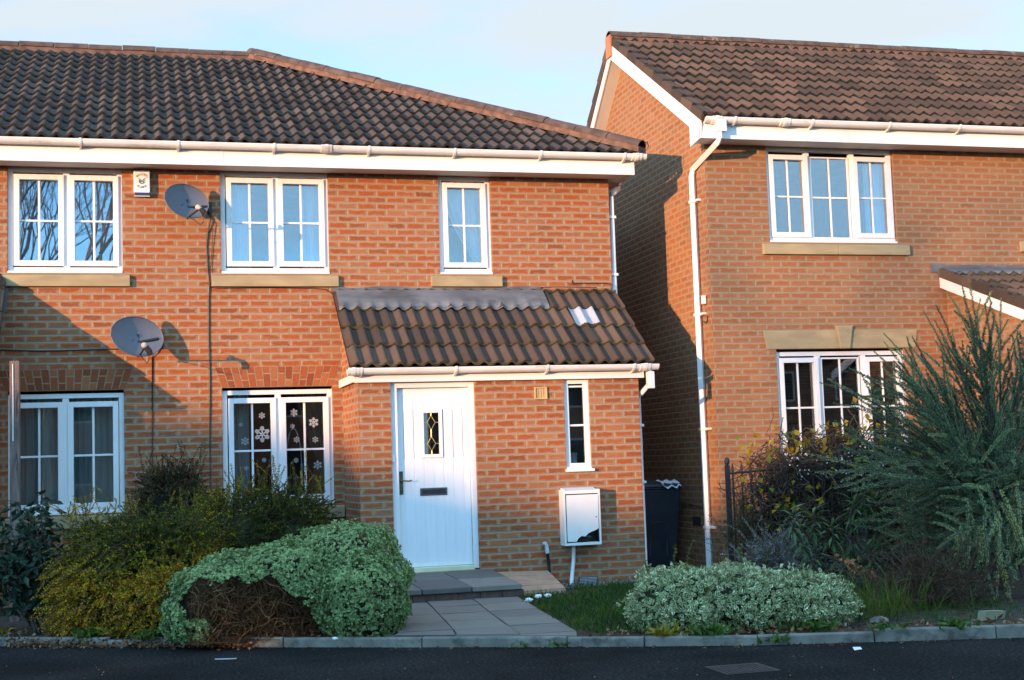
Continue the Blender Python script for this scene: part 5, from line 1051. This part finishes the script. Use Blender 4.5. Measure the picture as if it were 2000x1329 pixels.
def vine():
    T = thing('climbing_vine', (8.5, -1.8, .1), 'tangled brown vine with yellow leaves sprawling over the black railing', 'vine')
    near = lambda q: (q[..., 0] > 7.42) & (q[..., 1] < -1.1) & (q[..., 2] < 1.15 + .45 * np.clip((q[..., 0] - 7.42) / .8, 0, 1) + .1)
    mb = MB(); twig_tangle(mb, 1700, (8.75, -1.62, 1.18), (1.5, .34, .42), .50, .0034, 0, .5, 0, 9, keep=near); twig_tangle(mb, 420, (8.9, -1.62, .8), (1.4, .3, .7), .6, .004, 0, .35, -.5, 8, keep=near); twig_tangle(mb, 50, (8.6, -1.75, 1.45), (1.3, .3, .2), .5, .0045, 0, .35, .6, 8, keep=lambda q: q[..., 0] > 7.6); mb.build('stem', MT['twig_vine'], T)
    mb = MB(); P = []; dk = np.array((8.75, -1.35, .85)) + rng.uniform(-1, 1, (5200, 3)) * np.array((.95, .25, .75)); dk = dk[dk[:, 2] < 1.0 + .55 * np.clip((dk[:, 0] - 7.7) / .9, 0, 1) - .15 * rng.random(len(dk))]; leaves(mb, dk, rng.normal(size=dk.shape), .05 + .04 * rng.random(len(dk)), .017, 2, .7 * rng.random(len(dk)))
    for c, r, n in (((8.25, -1.85, 1.52), (.9, .25, .16), 60), ((7.55, -1.9, 1.2), (.35, .2, .4), 26), ((8.1, -2.05, .85), (.35, .15, .28), 30), ((9.1, -1.95, 1.65), (.6, .2, .35), 30), ((8.9, -1.95, 1.2), (.5, .15, .25), 16), ((8.7, -1.9, 1.5), (.9, .3, .2), 40)): P.append(np.array(c) + rng.normal(size=(n, 3)) * np.array(r) * .55)
    P = np.concatenate(P); P = P[P[:, 0] > 7.4]; D = rng.normal(size=P.shape) + np.array((0, -.2, -.6)); leaves(mb, P, D, .06 + .05 * rng.random(len(P)), .034, 0, rng.random(len(P)) ** .8, .15)
    P = np.array((8.75, -1.95, 1.27)) + rng.uniform(-1, 1, (120, 3)) * np.array((.75, .2, .16)); leaves(mb, P, rng.normal(size=P.shape) + np.array((0, -.4, .2)), .020, .010, 1, None, .1); mb.build('foliage', [MT['lf_yellow'], MT['paper'], MT['lf_dark']], T)
vine()
def lance():
    T = thing('lance_leaved_plant', (7.65, -3.4, .06), 'green plant with whorls of long narrow leaves in front of the railing', 'plant'); mb = MB(); P = []; D = []; sb = MB()
    for i, (x, y, z) in enumerate([(x * .948 + .066, y * .948 - .81, z * .948 + .073) for x, y, z in [(8.45, -2.7, 1.0), (8.32, -2.75, .88), (7.85, -2.75, .78), (8.0, -2.85, .66), (8.2, -2.85, .55), (7.7, -2.8, .62), (8.55, -2.75, .68), (7.75, -2.9, .42), (8.4, -2.9, .42), (8.05, -2.95, .36), (7.6, -2.8, .8), (8.6, -2.7, .9)]]):
        sb.tube([(7.70 + (x - 7.70) * .3, -3.42, .05), ((x + 7.70) / 2, y, z * .6), (x, y, z)], [.010, .008, .006], 6)
        for k in range(30):
            a = k * 2.4; P.append((x, y, z - .006 * k)); D.append((math.cos(a), math.sin(a), .75 - .055 * k))
    P, D = np.array(P), np.array(D); leaves(mb, P, D, .17 + .07 * rng.random(len(P)), .016, 0, None, .18, nrm=np.array((0, 0, 1.)) * 3 + 0 * P); mb.build('foliage', MT['lf_lance'], T); sb.build('stem', MT['bark'], T)
lance()
def tuft(name, label, cat, c, r, n, ln, mat, leaf=.016, mix=(0, 0, .5), stems=True, base=None):
    T = thing(name, (c[0], c[1], .06), label, cat); mb = MB(); P, D = shell_points(n, [(c, r)], .5); spray(mb, P - unit(D) * .1, unit(D + np.array(mix) + .5 * rng.normal(size=D.shape)), ln * (.5 + rng.random(n)), .02, leaf, leaf * .3, 0, 1, .15, thick=.002); mb.build('foliage', [MT[mat], MT['twig']], T)
tuft('grey_tuft', 'silvery grey twiggy tuft behind the variegated hedge, near the downpipe', 'plant', (7.5, -2.6, .30), (.40, .3, .34), 700, .2, 'lf_grey', .016)
tuft('grey_tuft', 'pale green small-leaved tuft beneath the long narrow leaves', 'plant', (8.1, -3.2, .25), (.3, .25, .3), 260, .18, 'lf_grey', .018)
tuft('wispy_shrub', 'thin dark wispy shrub between the white downpipe and the railing', 'shrub', (7.45, -1.95, .55), (.30, .25, .42), 200, .3, 'lf_dark', .012)
def dry():
    T = thing('dry_shrub', (8.0, -4.75, .06), 'dead reddish-brown twiggy shrub under the blue-green conifer', 'shrub'); mb = MB(); twig_tangle(mb, 650, (7.80, -4.95, .22), (.55, .35, .28), .28, .0024, 0, .4, .5, 6); twig_tangle(mb, 40, (7.8, -4.95, .12), (.35, .25, .1), .55, .005, 0, .16, 1.5, 6); mb.build('bare_twig', simple('red_brown_twig', (.060, .026, .010), .9, .4, 20), T)
dry()
T = thing('dry_sprig', (7.35, -4.45, .2), 'sprig of dead orange leaves above the dark grass right of the hedge', 'sprig'); mb = MB(); P = np.array((7.35, -4.5, .38)) + np.linspace(-.18, .2, 34)[:, None] * np.array((1, 0, -.55)) + rng.normal(size=(34, 3)) * .03; leaves(mb, P, rng.normal(size=P.shape) + np.array((.5, -.3, -.8)), .055, .016, 0); mb.build('foliage', MT['lf_orange'], T); mb = MB(); mb.tube([(7.1, -4.4, .06), (7.15, -4.45, .4), (7.35, -4.5, .40), (7.55, -4.5, .28)], [.006, .005, .004, .003], 5); mb.build('stem', MT['twig'], T)
T = thing('tall_grass_tuft', (6.95, -5.5, .06), 'tuft of tall thin dry grass right of the variegated hedge', 'grass tuft'); mb = MB(); n = 420; P = np.array((6.95, -5.5, .05)) + rng.normal(size=(n, 3)) * np.array((.22, .14, 0)); leaves(mb, P, np.array((0, 0, 1.)) + .38 * rng.normal(size=(n, 3)), .18 + .3 * rng.random(n) ** 2, .0028, 0, .4 + .6 * rng.random(n), .3); mb.build('foliage', MT['lf_grass'], T)
# lawn, ground cover, fallen leaves: uncountable
def lawn():
    mb = MB(); n = 26000; x = rng.uniform(4.5, 8.3, n); y = rng.uniform(-6.2, -1.6, n); edge = 4.83 + (-2.35 - y) * -.107 + .03 * np.sin(y * 9); bed = np.array([kerb_y(v) for v in x]) + .45 + .18 * np.sin(x * 5); ok = (x > edge) & (y > bed) & ~((x > 5.5) & (y > -1.5)) & (y < -1.42 - .15 * np.sin(x * 3)) & ~((y > -2.25) & (x < 5.55)) & ((x < 6.3) | (rng.random(n) < .25)); x, y = x[ok], y[ok]; n = len(x)
    P = np.stack([x, y, np.full(n, .05)], 1); leaves(mb, P, np.array((0, 0, 1.)) + .55 * rng.normal(size=(n, 3)), .05 + .06 * rng.random(n), .0032, 0, np.clip(.5 * rng.random(n) + .4 * (np.sin(x * 7) * np.sin(y * 5) > .55), 0, 1), .3); tag(mb.build('grass', MT['lf_grass']), kind='stuff')
lawn()
mb = MB(); n = 900; x = rng.uniform(-1.0, 9.5, n); y = np.array([kerb_y(v) for v in x]) + .10 + np.abs(rng.normal(size=n)) * .22; ok = (x < 3.0) | (x > 4.55); P = np.stack([x, y, .07 + .03 * rng.random(n)], 1)[ok]; leaves(mb, P, rng.normal(size=P.shape) * np.array((1, 1, .3)), .035 + .03 * rng.random(len(P)), .014, 0, None, .3)
x = rng.uniform(-.5, 9, 240); P = np.stack([x, np.array([kerb_y(v) for v in x]) - .02 - np.abs(rng.normal(size=240)) * .07, np.full(240, .008)], 1); leaves(mb, P, rng.normal(size=P.shape) * np.array((1, 1, .2)), .02 + .02 * rng.random(240), .008, 0, None, .2)
x = rng.uniform(.2, 2.1, 750); P = np.stack([x, np.array([kerb_y(v) for v in x]) + .01 - np.abs(rng.normal(size=750)) * .10, .010 + .06 * rng.random(750) ** 2], 1); leaves(mb, P, rng.normal(size=P.shape) * np.array((1, 1, .3)), .03, .012, 0, None, .2); tag(mb.build('fallen_leaves', MT['lf_dead']), kind='stuff')
mb = MB(); n = 260; P = np.stack([rng.uniform(-1, 9, n), rng.uniform(-9, -3.2, n), np.full(n, .004)], 1); P = P[P[:, 1] < np.array([kerb_y(v) for v in P[:, 0]]) - .05]; leaves(mb, P, rng.normal(size=P.shape) * np.array((1, 1, .05)), .012, .006, 0, .6 + .4 * rng.random(len(P)), .05); tag(mb.build('road_grit', MT['lf_dead']), kind='stuff')
mb = MB(); n = 420; P = np.stack([rng.uniform(5.55, 6.75, n), rng.uniform(-1.42, -1.15, n), .05 + .02 * rng.random(n)], 1); s = .014 * (.5 + rng.random((n, 1, 1))); tet = rng.normal(size=(n, 4, 3)); V = P[:, None] + unit(tet) * s; mb.arr(V, [(0, 1, 2), (0, 2, 3), (0, 3, 1), (1, 3, 2)], 0, rng.random(n)); tag(mb.build('gravel', tone_mat('grey_gravel', [(0, (.12, .115, .11)), (1, (.34, .33, .32))], .9)), kind='stuff')
mb = MB(); mb.box(5.55, 6.72, -1.46, -1.12, .0, .055); tag(mb.build('gravel_strip', MT['kerb']), kind='structure')
def weed(label, c, n, ln, w, mat='lf_weed', el=.5):
    T = thing('weed', c, label, 'weed', 'weeds along the kerb'); mb = MB(); P = np.array(c) + rng.normal(size=(n, 3)) * np.array((.05, .03, .01)); a = rng.random(n) * 6.28; leaves(mb, P, np.stack([np.cos(a), np.sin(a), el + .6 * rng.random(n)], 1), ln * (.6 + .7 * rng.random(n)), w, 0, None, .35); mb.build('foliage', MT[mat], T)
def ky(x, o=.08): return (x, kerb_y(x) + o, .07)
weed('bright green long-leaved weed under the front of the variegated hedge', ky(5.35), 40, .13, .018); weed('yellow ferny weed under the left end of the variegated hedge', ky(5.05), 40, .10, .016, 'lf_yellow'); weed('small weed at the kerb end of the path', (4.30, kerb_y(4.30) - .03, .01), 22, .05, .010); weed('low weed rooted where the kerb stones part, right of the path', (4.02, kerb_y(4.0) - .03, .01), 14, .04, .010)
weed('leafy weed spilling over the broken kerb below the olive shrub', ky(1.35, .0), 70, .09, .018); weed('larger leafy weed over the kerb left of the olive shrub', ky(.85, .05), 60, .10, .02); weed('pale weed on the kerb right of the hedge', ky(6.55, .05), 34, .09, .016); weed('ragged weed on the far right kerb', ky(7.0, .06), 36, .10, .018); weed('low rosette weed in the bare soil right of the hedge', ky(6.15, .22), 44, .11, .016); weed('small kerb-foot weed at the joint by the hedge', (5.72, kerb_y(5.72) - .03, .02), 18, .07, .018); weed('yellow weed at the far left kerb', ky(.05, .15), 40, .09, .02, 'lf_yellow')
weed('sprawling weed hanging over the kerb between the olive and hollow shrubs', ky(1.62, -.01), 60, .09, .016)
weed('weed with yellow leaves at the foot of the olive shrub', ky(1.05, .2), 26, .12, .02, 'lf_yellow')
# litter
def scrap(label, c, s, mat='paper'):
    mb = MB(); mb.ell((c[0], c[1], c[2] + s * .4), (s, s * .7, s * .5), 12, 8, 0, .22); tag(mb.build('litter', MT[mat], smooth=False), label, 'litter', 'scraps of litter')
scrap('crumpled white tissue on the edge of the path', (4.78, -2.95, .085), .038); scrap('crumpled white tissue in the grass, left of a pair', (4.94, -2.72, .09), .036); scrap('crumpled white tissue in the grass, right of a pair', (5.04, -2.70, .09), .036); scrap('white scrap of paper lying under the grey-green shrub', (2.72, -4.72, .07), .022)
mb = MB(); mb.prism([(7.50, -6.16, .065), (7.70, -6.12, .065), (7.71, -6.13, .125), (7.51, -6.17, .135)], (-.02, .07, .0)); tag(mb.build('carton', simple('cream_carton', (.26, .25, .15), .7, .2)), 'flattened cream carton lying in the bed at the far right', 'litter')
mb = MB(); mb.prism([(6.08, -6.72, .004), (6.15, -6.70, .004), (6.16, -6.66, .012), (6.10, -6.66, .015)], (0, 0, .004)); tag(mb.build('litter', MT['paper']), 'torn white paper scrap lying on the road right of the hedge', 'litter')
mb = MB(); mb.prism([(1.80, -4.88, .004), (1.96, -4.93, .004), (1.95, -4.96, .004), (1.80, -4.92, .004)], (0, 0, .004)); tag(mb.build('litter', MT['galv']), 'flat pale sliver lying on the road in front of the hollow shrub', 'litter')
mb = MB(); mb.ell((6.70, -5.98, .09), (.075, .05, .04), 12, 8, 0, .2); tag(mb.build('stone', MT['wood']), 'rough pale brown stone by the right-hand kerb', 'stone')
mb = MB(); P = np.array([(5.88, PY + .16, 1.47)] * 40) + rng.normal(size=(40, 3)) * .015; leaves(mb, P, np.array((0, -.2, 1.)) + .5 * rng.normal(size=(40, 3)), .07, .008, 0, None, .3); mb.build('foliage', MT['lf_lance'], PO)

# ==================================================================== behind the camera: what the sun and the panes see
def plain_house(loc, rz, w, d, he, hr, label, hip=False):
    T = thing('street_house', (0, 0, 0), label, 'house', 'houses across the road'); mb = MB(); mb.box(-w / 2, w / 2, -d / 2, d / 2, 0, he); mb.build('wall', MT['brick_far'], T)
    mb = MB(); o = .35; a = 0 if not hip else d / 2
    v = [(-w / 2 - o, -d / 2 - o, he), (w / 2 + o, -d / 2 - o, he), (w / 2 + o, d / 2 + o, he), (-w / 2 - o, d / 2 + o, he), (-w / 2 - o + a, 0, hr), (w / 2 + o - a, 0, hr)]
    mb._add(v, [(0, 1, 5, 4), (2, 3, 4, 5), (1, 2, 5), (3, 0, 4), (3, 2, 1, 0)]); mb.build('roof', MT['tile'], T)
    for i in range(3):
        for z in (1.0, 3.4):
            f = MB(); x = -w / 2 + (i + .5) * w / 3; f.box(x - .6, x + .6, d / 2, d / 2 + .03, z, z + 1.2); fo = f.build('window', MT['upvc'], T); f = MB(); f.box(x - .52, x + .52, d / 2 + .03, d / 2 + .034, z + .08, z + 1.12); f.build('pane', MT['black'], fo)
    T.location = loc; T.rotation_euler = (0, 0, rz); return T
MT['bark_far'] = simple('grey_bark', (.20, .16, .13), .9, .3, 3)
MT['brick_far'] = simple('far_brick', (.34, .17, .10), .9, .2, 3)
def copy_tree(o, parent=None):
    c = o.copy(); COL.objects.link(c); c.parent = parent
    for ch in [q for q in bpy.data.objects if q.parent == o]: copy_tree(ch, c)
    return c
h0_ = plain_house((-4, -44, 0), 0, 9, 8, 5.0, 7.6, 'two-storey brick house across the road behind the camera')
for i, (x, y) in enumerate(((7, -43), (18, -42), (29, -40), (40, -38))): hcp = copy_tree(h0_); hcp.location = (x, y, 0)
def away(c, t): return (-.823 * t + .568 * c, -.568 * t - .823 * c)          # a spot t metres towards the sun, c metres across it
ax_, ay_ = away(-1.6, 62); sz = math.atan2(.568, .823)
plain_house((ax_, ay_, 0), sz - math.pi / 2, 12.5, 8, 5.75, 7.4, 'two-storey brick house standing low in front of the setting sun', hip=True)
ax_, ay_ = away(10.6, 66); plain_house((ax_, ay_, 0), sz - math.pi / 2, 11.6, 8, 6.30, 8.5, 'unseen second brick house added to shade the right-hand house and the kerb', hip=True)  # added out of view, widened and raised to block the low sun
def bare_tree(loc, h, spread, label, bark, depth=5, seed=1, twigs=3, wide=.013):
    rd = random.Random(seed); T = thing('bare_tree', loc, label, 'tree', 'bare trees behind the camera'); tr = MB(); cr = MB(); l0 = np.array(loc, float); W_ = h * wide
    def grow(p, d, L, r, lev):
        q = p + d * L; mid = (p + q) / 2 + np.array((rd.gauss(0, .05), rd.gauss(0, .05), 0)) * L; (tr if lev < 2 else cr).tube([p, mid, q], [r, r * .85, r * .7], 7 if lev < 2 else 4)
        if lev >= depth: return
        for k in range(2 if lev == 0 else rd.choice((2, 3, twigs))):
            a = rd.uniform(0, 6.28); s = np.cross(d, (math.cos(a), math.sin(a), .3)); s /= np.linalg.norm(s) + 1e-6; nd = d + s * rd.uniform(.35, .85) * spread + np.array((0, 0, .14)); nd /= np.linalg.norm(nd); grow(q if k else p + d * L * rd.uniform(.7, 1), nd, L * rd.uniform(.62, .84), r * .58, lev + 1)
    grow(l0, np.array((0, 0, 1.)), h * .30, W_, 0); tr.build('trunk', bark, T); cr.build('crown', bark, T)
bare_tree((-2.6, -30, 0), 15, .8, 'leafless tree opposite the left upper window', MT['bark_far'], 7, 3); bare_tree((-.9, -32, 0), 14, .55, 'leafless tree with trunk coloured as sunlit, opposite the left upper window', MT['bark_lit'], 6, 5); bare_tree((-1.7, -35, 0), 15, .5, 'second leafless tree with trunk coloured as sunlit, a little farther', MT['bark_lit'], 6, 9); bare_tree((-4.3, -36, 0), 16, .8, 'wide leafless tree farther to the left', MT['bark_far'], 7, 12)
for i, (c, t, h, sd_) in enumerate(((6.2, 40, 9, 21), (8.2, 47, 10, 22), (5.4, 55, 10, 23), (9.8, 38, 8, 27))):
    x, y = away(c, t); bare_tree((x, y, 0), h, .95, 'leafless street tree towards the setting sun, %s of the row' % ['second nearest', 'fourth', 'farthest', 'rightmost', 'nearest'][i], MT["bark"], 6, sd_)
